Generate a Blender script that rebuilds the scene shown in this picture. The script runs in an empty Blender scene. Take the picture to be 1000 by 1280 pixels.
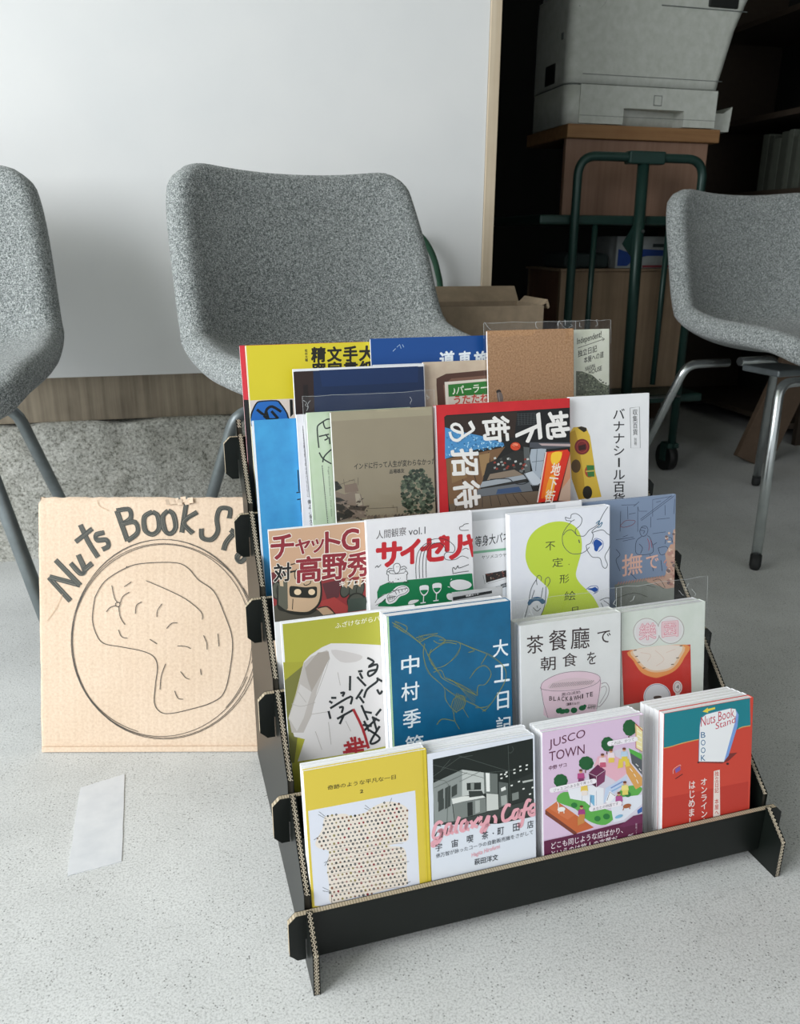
import bpy, bmesh, math, random
import numpy as np
from mathutils import Vector, Matrix, noise
from mathutils.geometry import tessellate_polygon

random.seed(7)
SC = bpy.context.scene
COL = SC.collection

# ------------------------------------------------------------------ camera
F_PX, PITCH, ROLL, YAW, CAM_H = 1015.92, 0.3240728, 0.0059381, 0.2516789, 0.71


def _turn(p):      # camera frame -> room frame (x along the back wall, y into the room)
    c, s = math.cos(YAW), math.sin(YAW)
    return Vector((c * p[0] + s * p[1], -s * p[0] + c * p[1], p[2]))


_f = Vector((0, math.cos(PITCH), -math.sin(PITCH)))
_u = Vector((0, math.sin(PITCH), math.cos(PITCH)))
_r = Vector((1, 0, 0))
_c, _s = math.cos(ROLL), math.sin(ROLL)
RT, UP, FW = _turn(_c * _r + _s * _u), _turn(-_s * _r + _c * _u), _turn(_f)
CAM = Vector((0, 0, CAM_H))
cd = bpy.data.cameras.new('camera')
cam = bpy.data.objects.new('camera', cd)
COL.objects.link(cam)
cam.matrix_world = Matrix(((RT.x, UP.x, -FW.x, CAM.x), (RT.y, UP.y, -FW.y, CAM.y), (RT.z, UP.z, -FW.z, CAM.z), (0, 0, 0, 1)))
cd.sensor_fit = 'HORIZONTAL'; cd.sensor_width = 36; cd.lens = F_PX / 1000 * 36
cd.clip_start = 0.02; cd.clip_end = 100
cd.dof.use_dof = True; cd.dof.focus_distance = 1.0; cd.dof.aperture_fstop = 16
SC.camera = cam


def sight(u, v):
    return FW + RT * ((u - 500) / F_PX) - UP * ((v - 640) / F_PX)


# ------------------------------------------------------------------ light
w = bpy.data.worlds.new('overcast_daylight'); SC.world = w; w.use_nodes = True
bg = w.node_tree.nodes['Background']
bg.inputs[0].default_value = (0.93, 0.965, 1.0, 1); bg.inputs[1].default_value = 0.9


def area(name, loc, target, sx, sy, power, col):
    l = bpy.data.lights.new(name, 'AREA'); l.shape = 'RECTANGLE'; l.size = sx; l.size_y = sy
    l.energy = power; l.color = col
    o = bpy.data.objects.new(name, l); COL.objects.link(o); o.location = loc
    o.rotation_euler = (Vector(target) - Vector(loc)).to_track_quat('-Z', 'Y').to_euler()
    return o


area('shutter_daylight', (-2.8, -0.25, 1.75), (0.3, 0.9, 0.2), 2.4, 2.2, 172, (0.95, 0.975, 1.0))
vs = SC.view_settings
vs.view_transform = 'Standard'; vs.look = 'None'; vs.exposure = 0.0; vs.gamma = 1.0
vs.use_curve_mapping = False
SC.cycles.max_bounces = 8


# ------------------------------------------------------------------ colour and materials
def lin(h):
    h = h.lstrip('#')
    o = []
    for i in (0, 2, 4):
        c = int(h[i:i + 2], 16) / 255
        o.append(c / 12.92 if c <= .04045 else ((c + .055) / 1.055) ** 2.4)
    return (o[0], o[1], o[2], 1.0)


class NT:
    def __init__(s, name):
        s.m = bpy.data.materials.new(name); s.m.use_nodes = True
        s.t = s.m.node_tree; s.b = s.t.nodes['Principled BSDF']

    def n(s, typ, **kw):
        x = s.t.nodes.new(typ)
        for k, v in kw.items():
            if k.startswith('i_'):
                key = k[2:].replace('_', ' ')
                x.inputs[key].default_value = v
            else:
                setattr(x, k, v)
        return x

    def l(s, a, b): s.t.links.new(a, b)

    def coords(s, scale=(1, 1, 1), kind='Object'):
        c = s.n('ShaderNodeTexCoord'); mp = s.n('ShaderNodeMapping'); mp.inputs['Scale'].default_value = scale
        s.l(c.outputs[kind], mp.inputs['Vector']); return mp.outputs[0]

    def noise(s, vec, scale, detail=4, rough=.6):
        x = s.n('ShaderNodeTexNoise'); x.inputs['Scale'].default_value = scale
        x.inputs['Detail'].default_value = detail; x.inputs['Roughness'].default_value = rough
        s.l(vec, x.inputs['Vector']); return x.outputs['Fac']

    def ramp(s, fac, stops):
        r = s.n('ShaderNodeValToRGB'); e = r.color_ramp.elements
        while len(e) < len(stops): e.new(0.5)
        for el, (p, c) in zip(e, stops):
            el.position = p; el.color = lin(c) if isinstance(c, str) else c
        s.l(fac, r.inputs[0]); return r.outputs[0]

    def mix(s, fac, a, b, blend='MIX'):
        x = s.n('ShaderNodeMix'); x.data_type = 'RGBA'; x.blend_type = blend
        for k, v in ((0, fac), (6, a), (7, b)):
            if isinstance(v, (int, float)): x.inputs[k].default_value = v
            elif isinstance(v, str): x.inputs[k].default_value = lin(v)
            else: s.l(v, x.inputs[k])
        return x.outputs[2]

    def bump(s, h, strength=.3, dist=.002):
        b = s.n('ShaderNodeBump'); b.inputs['Strength'].default_value = strength; b.inputs['Distance'].default_value = dist
        s.l(h, b.inputs['Height']); s.l(b.outputs[0], s.b.inputs['Normal']); return b

    def base(s, v, rough=.6, metal=0, spec=.5):
        if isinstance(v, str): s.b.inputs['Base Color'].default_value = lin(v)
        else: s.l(v, s.b.inputs['Base Color'])
        s.b.inputs['Roughness'].default_value = rough; s.b.inputs['Metallic'].default_value = metal
        s.b.inputs['Specular IOR Level'].default_value = spec
        return s.m


M = {}


def plain(name, col, rough=.6, metal=0, spec=.5, bump=0, bscale=200):
    t = NT(name); v = t.coords()
    f = t.noise(v, bscale * .2, 3)
    t.base(t.mix(.12, col, t.ramp(f, [(.3, '#000000'), (.7, '#ffffff')]), 'OVERLAY'), rough, metal, spec)
    if bump: t.bump(t.noise(v, bscale, 3), bump, .001)
    M[name] = t.m
    return t.m


# concrete floor
t = NT('concrete_floor'); v = t.coords()
big = t.ramp(t.noise(v, 2.2, 6, .65), [(.32, '#c8cac9'), (.68, '#e2e4e3')])
fine = t.ramp(t.noise(v, 420, 4, .75), [(.34, '#777b79'), (.54, '#ffffff')])
c1 = t.mix(.5, big, fine, 'MULTIPLY')
vor = t.n('ShaderNodeTexVoronoi'); vor.inputs['Scale'].default_value = 210; t.l(v, vor.inputs['Vector'])
spk = t.ramp(vor.outputs['Distance'], [(.10, '#4a4b48'), (.24, '#ffffff')])
msk = t.ramp(t.noise(v, 30, 4), [(.38, '#000000'), (.56, '#ffffff')])
c2 = t.mix(msk, '#ffffff', spk)
c3 = t.mix(.75, c1, c2, 'MULTIPLY')
v2 = t.n('ShaderNodeTexVoronoi'); v2.feature = 'DISTANCE_TO_EDGE'; v2.inputs['Scale'].default_value = 1.6
wv = t.n('ShaderNodeVectorMath'); wv.operation = 'ADD'; nn = t.n('ShaderNodeTexNoise'); nn.inputs['Scale'].default_value = 7
t.l(v, nn.inputs['Vector']); sc_ = t.n('ShaderNodeVectorMath'); sc_.operation = 'SCALE'; sc_.inputs['Scale'].default_value = .35
t.l(nn.outputs['Color'], sc_.inputs[0]); t.l(v, wv.inputs[0]); t.l(sc_.outputs[0], wv.inputs[1]); t.l(wv.outputs[0], v2.inputs['Vector'])
crk = t.ramp(v2.outputs['Distance'], [(.0, '#8e918f'), (.0035, '#ffffff')])
c4 = t.mix(.14, c3, crk, 'MULTIPLY')
t.base(c4, .72, 0, .35); t.bump(t.noise(v, 120, 4, .7), .25, .0015); M['floor'] = t.m

# rough concrete curb
t = NT('rough_concrete'); v = t.coords()
a = t.ramp(t.noise(v, 150, 8, .8), [(.38, '#6f6f66'), (.47, '#c6c6be'), (.62, '#f2f2ec')])
b = t.ramp(t.noise(v, 5, 4), [(.35, '#c9c8c1'), (.65, '#ffffff')])
t.base(t.mix(.7, a, b, 'MULTIPLY'), .9, 0, .2); t.bump(t.noise(v, 110, 8, .75), .9, .007); M['curb'] = t.m

# painted white panel
t = NT('white_panel'); v = t.coords()
t.base(t.ramp(t.noise(v, 3, 3), [(.3, '#d3d5d5'), (.7, '#dadbda')]), .5, 0, .35)
t.bump(t.noise(v, 260, 2), .12, .001); M['panel'] = t.m


def wood(name, dark, light, scale=(3, 3, 60), rough=.6, stretch='Z'):
    t = NT(name)
    sc = {'Z': (60, 60, 2.5), 'X': (2.5, 60, 60), 'Y': (60, 2.5, 60)}[stretch]
    v = t.coords(sc)
    f = t.noise(v, 1.0, 6, .6)
    v3 = t.coords((1, 1, 1)); g = t.noise(v3, 9, 3)
    c = t.mix(.35, t.ramp(f, [(.3, dark), (.7, light)]), t.ramp(g, [(.3, dark), (.7, light)]))
    t.base(c, rough, 0, .35); t.bump(f, .15, .001); M[name] = t.m


wood('trim_wood', '#b5a48b', '#cfc1aa')
wood('sill_wood', '#5e5447', '#a39783')
wood('board_wood', '#7c5838', '#a07a52', stretch='X')
wood('cabinet_wood', '#7c5f4c', '#957765')
wood('crate_wood', '#7e6a55', '#a48d74')
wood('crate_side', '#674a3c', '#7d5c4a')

# tweed
t = NT('tweed'); v = t.coords()
a = t.noise(v, 640, 2, .5)
b = t.noise(v, 240, 3, .6)
m_ = t.mix(.3, a, b)
t.base(t.ramp(m_, [(.38, '#3f4646'), (.5, '#808685'), (.62, '#c3c7c6')]), .95, 0, .1)
t.bump(m_, .8, .003); t.b.inputs['Sheen Weight'].default_value = .2; M['tweed'] = t.m
t = NT('tweed_shaded'); v = t.coords()  # darker tweed copy with shade put into its colour, not assigned
m_ = t.mix(.4, t.noise(v, 380, 2, .5), t.noise(v, 60, 3))
t.base(t.ramp(m_, [(.38, '#48504e'), (.6, '#848b88')]), .95, 0, .1); t.bump(m_, .4, .002); M['tweed_shaded'] = t.m

plain('leg_paint', '#7d8587', .38, .55)
plain('leg_chrome', '#c3c9c9', .25, .9)
plain('rubber', '#1a1c1c', .7)
# black card
t = NT('black_card'); v = t.coords()
t.base(t.ramp(t.noise(v, 25, 4), [(.3, '#0a0f0c'), (.7, '#0f1411')]), .38, 0, .32)
t.bump(t.noise(t.coords((1, 1, 6)), 120, 2), .05, .001); M['card'] = t.m
t = NT('kraft_edge'); v = t.coords((1, 1, 1))
wv = t.n('ShaderNodeTexWave'); wv.inputs['Scale'].default_value = 110; wv.inputs['Distortion'].default_value = 2.5
t.l(t.coords((1, .2, .2)), wv.inputs['Vector'])
t.base(t.ramp(wv.outputs['Fac'], [(.1, '#8a7f6b'), (.5, '#b7aa93')]), .9, 0, .1); M['kraft_edge'] = t.m
plain('flute', '#c6bba6', .85)
plain('flute_gap', '#39352c', .9)
# kraft cardboard of the sign
t = NT('sign_kraft'); v = t.coords()
wv = t.n('ShaderNodeTexWave'); wv.wave_type = 'BANDS'; wv.bands_direction = 'X'; wv.inputs['Scale'].default_value = 24
wv.inputs['Distortion'].default_value = 1.0; wv.inputs['Detail'].default_value = 1; t.l(v, wv.inputs['Vector'])
f = t.noise(v, 260, 4, .7)
c = t.mix(.25, t.ramp(t.noise(v, 6, 4), [(.3, '#d9c3ab'), (.7, '#e3cfb9')]), t.ramp(f, [(.35, '#b99d80'), (.6, '#ffffff')]), 'MULTIPLY')
t.base(c, .85, 0, .15); t.bump(t.mix(.15, wv.outputs['Fac'], f), .10, .001); M['sign_kraft'] = t.m
t = NT('kraft_paper'); v = t.coords(); f = t.noise(v, 420, 5, .75)
t.base(t.mix(.5, '#bf9873', t.ramp(f, [(.38, '#8f6b49'), (.6, '#ffffff')]), 'MULTIPLY'), .8, 0, .2); M['kraft_paper'] = t.m
plain('carton_kraft', '#7f705c', .85)
plain('paper', '#f1f2f4', .6, 0, .3)
# page block: fine leaves
t = NT('page_block'); v = t.coords((1, 1, 1))
wv = t.n('ShaderNodeTexWave'); wv.bands_direction = 'Y'; wv.inputs['Scale'].default_value = 700; t.l(v, wv.inputs['Vector'])
t.base(t.ramp(wv.outputs['Fac'], [(0, '#e2e3e5'), (.6, '#f4f5f6')]), .75, 0, .2); M['page_block'] = t.m
# printing ink with a colour per face
t = NT('printed_ink'); at = t.n('ShaderNodeAttribute'); at.attribute_name = 'Col'
t.base(at.outputs['Color'], .42, 0, .4); M['ink'] = t.m
t = NT('marker_ink'); t.base('#3c3d3a', .8, 0, .2); M['marker'] = t.m
# clear film
t = NT('clear_film'); v = t.coords()
gl = t.n('ShaderNodeBsdfGlossy'); gl.inputs['Roughness'].default_value = .12
tr = t.n('ShaderNodeBsdfTransparent'); tr.inputs[0].default_value = (.985, .985, .985, 1)
lw = t.n('ShaderNodeLayerWeight'); lw.inputs['Blend'].default_value = .5
fr = t.n('ShaderNodeMapRange'); fr.inputs['From Min'].default_value = .25; fr.inputs['To Min'].default_value = .02; fr.inputs['To Max'].default_value = .5
t.l(lw.outputs['Facing'], fr.inputs['Value'])
bp = t.n('ShaderNodeBump'); bp.inputs['Strength'].default_value = .7; bp.inputs['Distance'].default_value = .006
t.l(t.noise(v, 26, 1.5, .5), bp.inputs['Height']); t.l(bp.outputs[0], gl.inputs['Normal']); t.l(bp.outputs[0], lw.inputs['Normal'])
mx = t.n('ShaderNodeMixShader'); t.l(fr.outputs[0], mx.inputs[0]); t.l(tr.outputs[0], mx.inputs[1]); t.l(gl.outputs[0], mx.inputs[2])
t.l(mx.outputs[0], t.t.nodes['Material Output'].inputs['Surface']); M['film'] = t.m
plain('printer_plastic', '#c3c7bf', .5, 0, .4)
plain('film_glint', '#cfd4d4', .12, 0, .8)
plain('printer_dark', '#121514', .5)
plain('seam', '#5f6563', .7)
plain('green_paint', '#1f3b35', .4, .2, .5)
plain('green_cord', '#1f4a34', .5)
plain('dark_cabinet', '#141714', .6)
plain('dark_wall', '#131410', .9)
plain('dark_shelf', '#3a3026', .7)
plain('dark_post', '#3d2e22', .8)
plain('binder', '#3c4038', .7)
plain('binder_light', '#4f544b', .7)
plain('ceiling', '#9a9a8a', .9)
plain('cloth_dark', '#2c3837', .9)
plain('carton_white', '#9aa09f', .6)
plain('carton_blue', '#1d3f86', .6)
plain('carton_red', '#8a3b42', .6)
plain('plank', '#5b4a3b', .8)
plain('tape', '#d3d6da', .6)
plain('steel', '#9aa0a0', .3, .9)
plain('wheel', '#111312', .6)


# ------------------------------------------------------------------ mesh helpers
def obj(name, bm, mats, parent=None, smooth=False, mtx=None):
    me = bpy.data.meshes.new(name)
    if isinstance(bm, bmesh.types.BMesh):
        bmesh.ops.recalc_face_normals(bm, faces=bm.faces[:]); bm.to_mesh(me); bm.free()
    for m in (mats if isinstance(mats, (list, tuple)) else [mats]):
        me.materials.append(M[m] if isinstance(m, str) else m)
    if smooth: me.polygons.foreach_set('use_smooth', [True] * len(me.polygons))
    o = bpy.data.objects.new(name, me); COL.objects.link(o)
    if parent: o.parent = parent
    if mtx is not None: o.matrix_local = mtx
    return o


def empty(name, loc=(0, 0, 0), rz=0):
    o = bpy.data.objects.new(name, None); COL.objects.link(o); o.location = loc
    o.rotation_euler = (0, 0, rz); o.empty_display_size = .05
    return o


def tag(o, label=None, cat=None, group=None, kind=None):
    if label: o['label'] = label
    if cat: o['category'] = cat
    if group: o['group'] = group
    if kind: o['kind'] = kind
    return o


def box(bm, x0, x1, y0, y1, z0, z1, bev=0, mi=0, seg=2):
    vs = [bm.verts.new((x, y, z)) for x in (x0, x1) for y in (y0, y1) for z in (z0, z1)]
    q = [(0, 1, 3, 2), (4, 6, 7, 5), (0, 4, 5, 1), (2, 3, 7, 6), (0, 2, 6, 4), (1, 5, 7, 3)]
    fs = [bm.faces.new([vs[i] for i in f]) for f in q]
    for f in fs: f.material_index = mi
    if bev:
        es = list({e for f in fs for e in f.edges})
        r = bmesh.ops.bevel(bm, geom=es, offset=bev, segments=seg, affect='EDGES', profile=.5)
        for f in r['faces']: f.material_index = mi
    return fs


def bx(name, mat, x0, x1, y0, y1, z0, z1, bev=.002, parent=None, smooth=False):
    bm = bmesh.new(); box(bm, x0, x1, y0, y1, z0, z1, bev); return obj(name, bm, mat, parent, smooth)


def prism(bm, pts, axis, a, b, mi=0, mi_side=None):
    """extrude a 2D outline along an axis: axis 'x' -> pts are (y,z); 'y' -> (x,z); 'z' -> (x,y)"""
    def P(p, t): return {'x': (t, p[0], p[1]), 'y': (p[0], t, p[1]), 'z': (p[0], p[1], t)}[axis]
    A = [bm.verts.new(P(p, a)) for p in pts]; B = [bm.verts.new(P(p, b)) for p in pts]
    f = bm.faces.new(A); f.material_index = mi; f = bm.faces.new(B[::-1]); f.material_index = mi
    n = len(pts)
    for i in range(n):
        f = bm.faces.new((A[i], B[i], B[(i + 1) % n], A[(i + 1) % n])); f.material_index = mi if mi_side is None else mi_side
    return A, B


def smoothpath(pts, n=6, closed=False):
    P = [Vector(p) for p in pts]; out = []; m = len(P)
    rng = range(m if closed else m - 1)
    for i in rng:
        p1, p2 = P[i], P[(i + 1) % m]
        p0 = P[i - 1] if (i > 0 or closed) else p1
        p3 = P[(i + 2) % m] if (i + 2 < m or closed) else p2
        for k in range(n):
            t = k / n
            out.append(.5 * ((2 * p1) + (p2 - p0) * t + (2 * p0 - 5 * p1 + 4 * p2 - p3) * t * t + (3 * p1 - p0 - 3 * p2 + p3) * t ** 3))
    if not closed: out.append(P[-1])
    return out


def tube(bm, pts, r, seg=12, caps=True, mi=0):
    pts = [Vector(p) for p in pts]; rings = []; n = len(pts)
    ref = None
    for i, p in enumerate(pts):
        d = (pts[min(i + 1, n - 1)] - pts[max(i - 1, 0)]).normalized()
        if ref is None: ref = d.orthogonal().normalized()
        ref = (ref - d * ref.dot(d)).normalized(); q = d.cross(ref)
        rr = r[i] if isinstance(r, (list, tuple)) else r
        rings.append([bm.verts.new(p + (ref * math.cos(a) + q * math.sin(a)) * rr) for a in [2 * math.pi * k / seg for k in range(seg)]])
    for a, b in zip(rings, rings[1:]):
        for k in range(seg):
            f = bm.faces.new((a[k], a[(k + 1) % seg], b[(k + 1) % seg], b[k])); f.smooth = True; f.material_index = mi
    if caps:
        bm.faces.new(rings[0][::-1]).material_index = mi; bm.faces.new(rings[-1]).material_index = mi


def tubeobj(name, mat, pts, r, parent=None, seg=12, rnd=None):
    bm = bmesh.new()
    if rnd: pts = smoothpath(pts, rnd)
    tube(bm, pts, r, seg); return obj(name, bm, mat, parent)


def fillet(pts, r, n=5):
    """round the inner corners of a polyline"""
    P = [Vector(p) for p in pts]; out = [P[0]]
    for i in range(1, len(P) - 1):
        a = (P[i - 1] - P[i]); b = (P[i + 1] - P[i]); rr = min(r, a.length * .45, b.length * .45)
        p, q = P[i] + a.normalized() * rr, P[i] + b.normalized() * rr
        for k in range(n + 1):
            t = k / n; out.append(p * (1 - t) ** 2 + P[i] * 2 * t * (1 - t) + q * t * t)
    out.append(P[-1]); return out


# ------------------------------------------------------------------ lettering
_TC = {}


def glyphs(s):
    k = s
    if k not in _TC:
        c = bpy.data.curves.new('lettering', 'FONT'); c.body = s; c.resolution_u = 3 if len(s) < 6 else 2
        o = bpy.data.objects.new('lettering', c); COL.objects.link(o)
        dg = bpy.context.evaluated_depsgraph_get(); dg.update()
        me = bpy.data.meshes.new_from_object(o.evaluated_get(dg))
        V = [(v.co.x, v.co.y) for v in me.vertices]; Fc = [tuple(p.vertices) for p in me.polygons]
        bpy.data.objects.remove(o); bpy.data.curves.remove(c); bpy.data.meshes.remove(me)
        _TC[k] = (V, Fc)
    return _TC[k]


class Sheet:
    """flat printing on a plane: pts are traced positions (with a trace origin/scale) put on the sheet's own plane.
    lies in the local x/z plane of the thing; a colour per face."""

    def __init__(s, inv, mtx, y=0.0, bounds=None, step=4e-6):
        s.inv = inv; s.o = inv @ CAM; s.R = inv.to_3x3(); s.y = y
        s.V = []; s.F = []; s.C = []; s.h = 6e-5; s.step = step; s.org = (0, 0, 1); s.b = bounds

    def tr(s, x, y, k): s.org = (x, y, k); return s

    def loc(s, p):
        x0, y0, k = s.org
        d = s.R @ sight(x0 + p[0] / k, y0 + p[1] / k)
        t = (s.y - s.o.y) / d.y; q = s.o + d * t
        x, z = q.x, q.z
        if s.b:
            x = min(max(x, s.b[0]), s.b[1]); z = min(max(z, s.b[2]), s.b[3])
        return (x, z)

    def _add(s, pts, faces, col):
        n = len(s.V); s.h += s.step; c = lin(col)
        s.V += [(x, s.y - s.h, z) for x, z in pts]
        for f in faces:
            s.F.append([n + i for i in f]); s.C.append(c)

    def poly(s, pts, col, smooth=0):
        if smooth: pts = [(p.x, p.y) for p in smoothpath([(a, b, 0) for a, b in pts], smooth, True)]
        P = [s.loc(p) for p in pts]
        s._add(P, tessellate_polygon([[Vector((x, z, 0)) for x, z in P]]), col); return s

    def rect(s, x0, z0, x1, z1, col):   # in sheet metres
        s._add([(x0, z0), (x1, z0), (x1, z1), (x0, z1)], [(0, 1, 2, 3)], col); return s

    def line(s, pts, w, col, smooth=0, closed=False):
        if smooth: pts = [(p.x, p.y) for p in smoothpath([(a, b, 0) for a, b in pts], smooth, closed)]
        if closed: pts = list(pts) + [pts[0], pts[1]]
        L, Rr = [], []
        n = len(pts)
        for i, p in enumerate(pts):
            a = pts[max(i - 1, 0)]; b = pts[min(i + 1, n - 1)]
            dx, dy = b[0] - a[0], b[1] - a[1]; d = math.hypot(dx, dy) or 1
            nx, ny = -dy / d * w / 2, dx / d * w / 2
            L.append(s.loc((p[0] + nx, p[1] + ny))); Rr.append(s.loc((p[0] - nx, p[1] - ny)))
        s._add(L + Rr, [(i, i + 1, n + i + 1, n + i) for i in range(n - 1)], col); return s

    def ell(s, cx, cy, rx, ry, col, rot=0, w=0, n=20, a0=0, a1=360):
        full = abs(a1 - a0) >= 360
        r = math.radians(rot); pts = []
        for i in range(n + (0 if full else 1)):
            a = math.radians(a0 + (a1 - a0) * i / n)
            x, y = rx * math.cos(a), ry * math.sin(a)
            pts.append((cx + x * math.cos(r) - y * math.sin(r), cy + x * math.sin(r) + y * math.cos(r)))
        return s.line(pts, w, col, closed=full) if w else s.poly(pts, col)

    def tq(s, txt, TL, TR, BL, col, off=0.0, em=False):
        V0, F = glyphs(txt); V = V0
        if not V: return s
        if em: x0, x1, y0, y1 = 0, 1, -.12, .88
        else:
            xs = [v[0] for v in V0]; ys = [v[1] for v in V0]; x0, x1, y0, y1 = min(xs), max(xs), min(ys), max(ys)
        sx, sy = (x1 - x0) or 1, (y1 - y0) or 1
        if off > .002:      # heavier weight: the same strokes laid down again slightly apart
            n = 10 if off > .03 else 6
            sh = [(off * math.cos(6.2832 * k / n), off * math.sin(6.2832 * k / n)) for k in range(n)] + [(0, 0)]
            st = s.step; s.step = 6e-7
            for dx, dy in sh: s._put(V, F, x0 + dx, y0 + dy, sx, sy, TL, TR, BL, col)
            s.step = st; s.h += st
            return s
        return s._put(V, F, x0, y0, sx, sy, TL, TR, BL, col)

    def _put(s, V, F, x0, y0, sx, sy, TL, TR, BL, col):
        P = []
        for x, y in V:
            a, b = (x - x0) / sx, 1 - (y - y0) / sy
            P.append(s.loc((TL[0] + (TR[0] - TL[0]) * a + (BL[0] - TL[0]) * b, TL[1] + (TR[1] - TL[1]) * a + (BL[1] - TL[1]) * b)))
        s._add(P, F, col); return s

    def t(s, txt, x0, y0, x1, y1, h, col, off=0.0, lean=0):
        """x0,y0 bottom-left of the ink, x1,y1 bottom-right, h its height"""
        return s.tq(txt, (x0 + lean, y0 - h), (x1 + lean, y1 - h), (x0, y0), col, off)

    def tv(s, txt, x0, y0, x1, y1, wd, col, off=0.0, slope=0.0, hgt=None):
        """vertical column, centre line from x0,y0 (top) to x1,y1 (bottom)"""
        n = len(txt)
        for i, ch in enumerate(txt):
            if ch == ' ': continue
            t0, t1 = i / n, (i + 1) / n
            cx, cy = x0 + (x1 - x0) * t0, y0 + (y1 - y0) * t0
            ex, ey = x0 + (x1 - x0) * t1, y0 + (y1 - y0) * t1
            k = wd / 2
            if ch in 'ー｜':
                s.line([(cx, cy + (ey - cy) * .12), (ex, cy + (ey - cy) * .88)], wd * .14, col); continue
            s.tq(ch, (cx - k, cy - k * slope), (cx + k, cy + k * slope), (ex - k, ey - k * slope), col, off, True)
        return s

    def build(s, name, parent, mat='ink'):
        me = bpy.data.meshes.new(name); me.from_pydata(s.V, [], s.F); me.materials.append(M[mat])
        ca = me.color_attributes.new('Col', 'FLOAT_COLOR', 'CORNER')
        buf = []
        for p in me.polygons: buf += list(s.C[p.index]) * p.loop_total
        ca.data.foreach_set('color', buf)
        o = bpy.data.objects.new(name, me); COL.objects.link(o); o.parent = parent
        return o


# ------------------------------------------------------------------ the room
WV = 1.9205     # distance of the back wall
DEP = 4.1


def struct(o, label=None):
    o['kind'] = 'structure'
    if label: o['label'] = label
    return o


bm = bmesh.new(); box(bm, -9, 6, -8, DEP, -.05, 0); struct(obj('floor', bm, 'floor'), 'pale speckled concrete floor')
bm = bmesh.new(); box(bm, -3.2, 3.2, -1.6, DEP, 2.6, 2.7); struct(obj('ceiling', bm, 'ceiling'))
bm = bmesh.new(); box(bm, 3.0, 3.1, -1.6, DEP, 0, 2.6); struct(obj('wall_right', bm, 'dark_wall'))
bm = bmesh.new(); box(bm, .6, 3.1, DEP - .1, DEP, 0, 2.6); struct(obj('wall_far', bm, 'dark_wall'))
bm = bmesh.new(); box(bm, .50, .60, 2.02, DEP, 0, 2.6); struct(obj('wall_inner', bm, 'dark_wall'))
bm = bmesh.new(); box(bm, -3.2, .684, WV - .022, WV + .05, .419, 2.6, .002)
struct(obj('wall_back', bm, 'panel'), 'smooth off-white wall panel behind the chairs')
bm = bmesh.new(); box(bm, .684, .709, WV - .026, WV + .09, .43, 2.6, .001)
struct(obj('trim_1', bm, 'trim_wood'), 'pale wooden edge strip at the end of the white panel')
bm = bmesh.new(); box(bm, -3.2, .70, WV + .0, WV + .1, .318, .419, .001)
struct(obj('trim_2', bm, 'sill_wood'), 'weathered brown wooden sill between panel and concrete')
# rough concrete curb with a displaced face
bm = bmesh.new(); nx, nz = 260, 44
x0, x1 = -3.2, .70
g = []
for i in range(nx + 1):
    row = []
    x = x0 + (x1 - x0) * (1 - (1 - i / nx) ** 1.6)
    for j in range(nz + 1):
        z = .318 * j / nz
        p = Vector((x, z, 0))
        d = .006 * noise.fractal(p * 22, 1.0, 2.0, 4) + .003 * noise.noise(p * 90)
        chip = max(0, noise.noise(Vector((x * 9, 3.3, 0))) - .05) * .02
        zz = z - (chip if j == nz else 0)
        row.append(bm.verts.new((x, WV - .012 + d + (.01 if j == nz else 0), zz)))
    g.append(row + [bm.verts.new((x, WV + .06, .318))])
for i in range(nx):
    for j in range(nz + 1): bm.faces.new((g[i][j], g[i + 1][j], g[i + 1][j + 1], g[i][j + 1]))
struct(obj('wall_base', bm, 'curb', smooth=True), 'rough pitted concrete curb under the wall')


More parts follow.
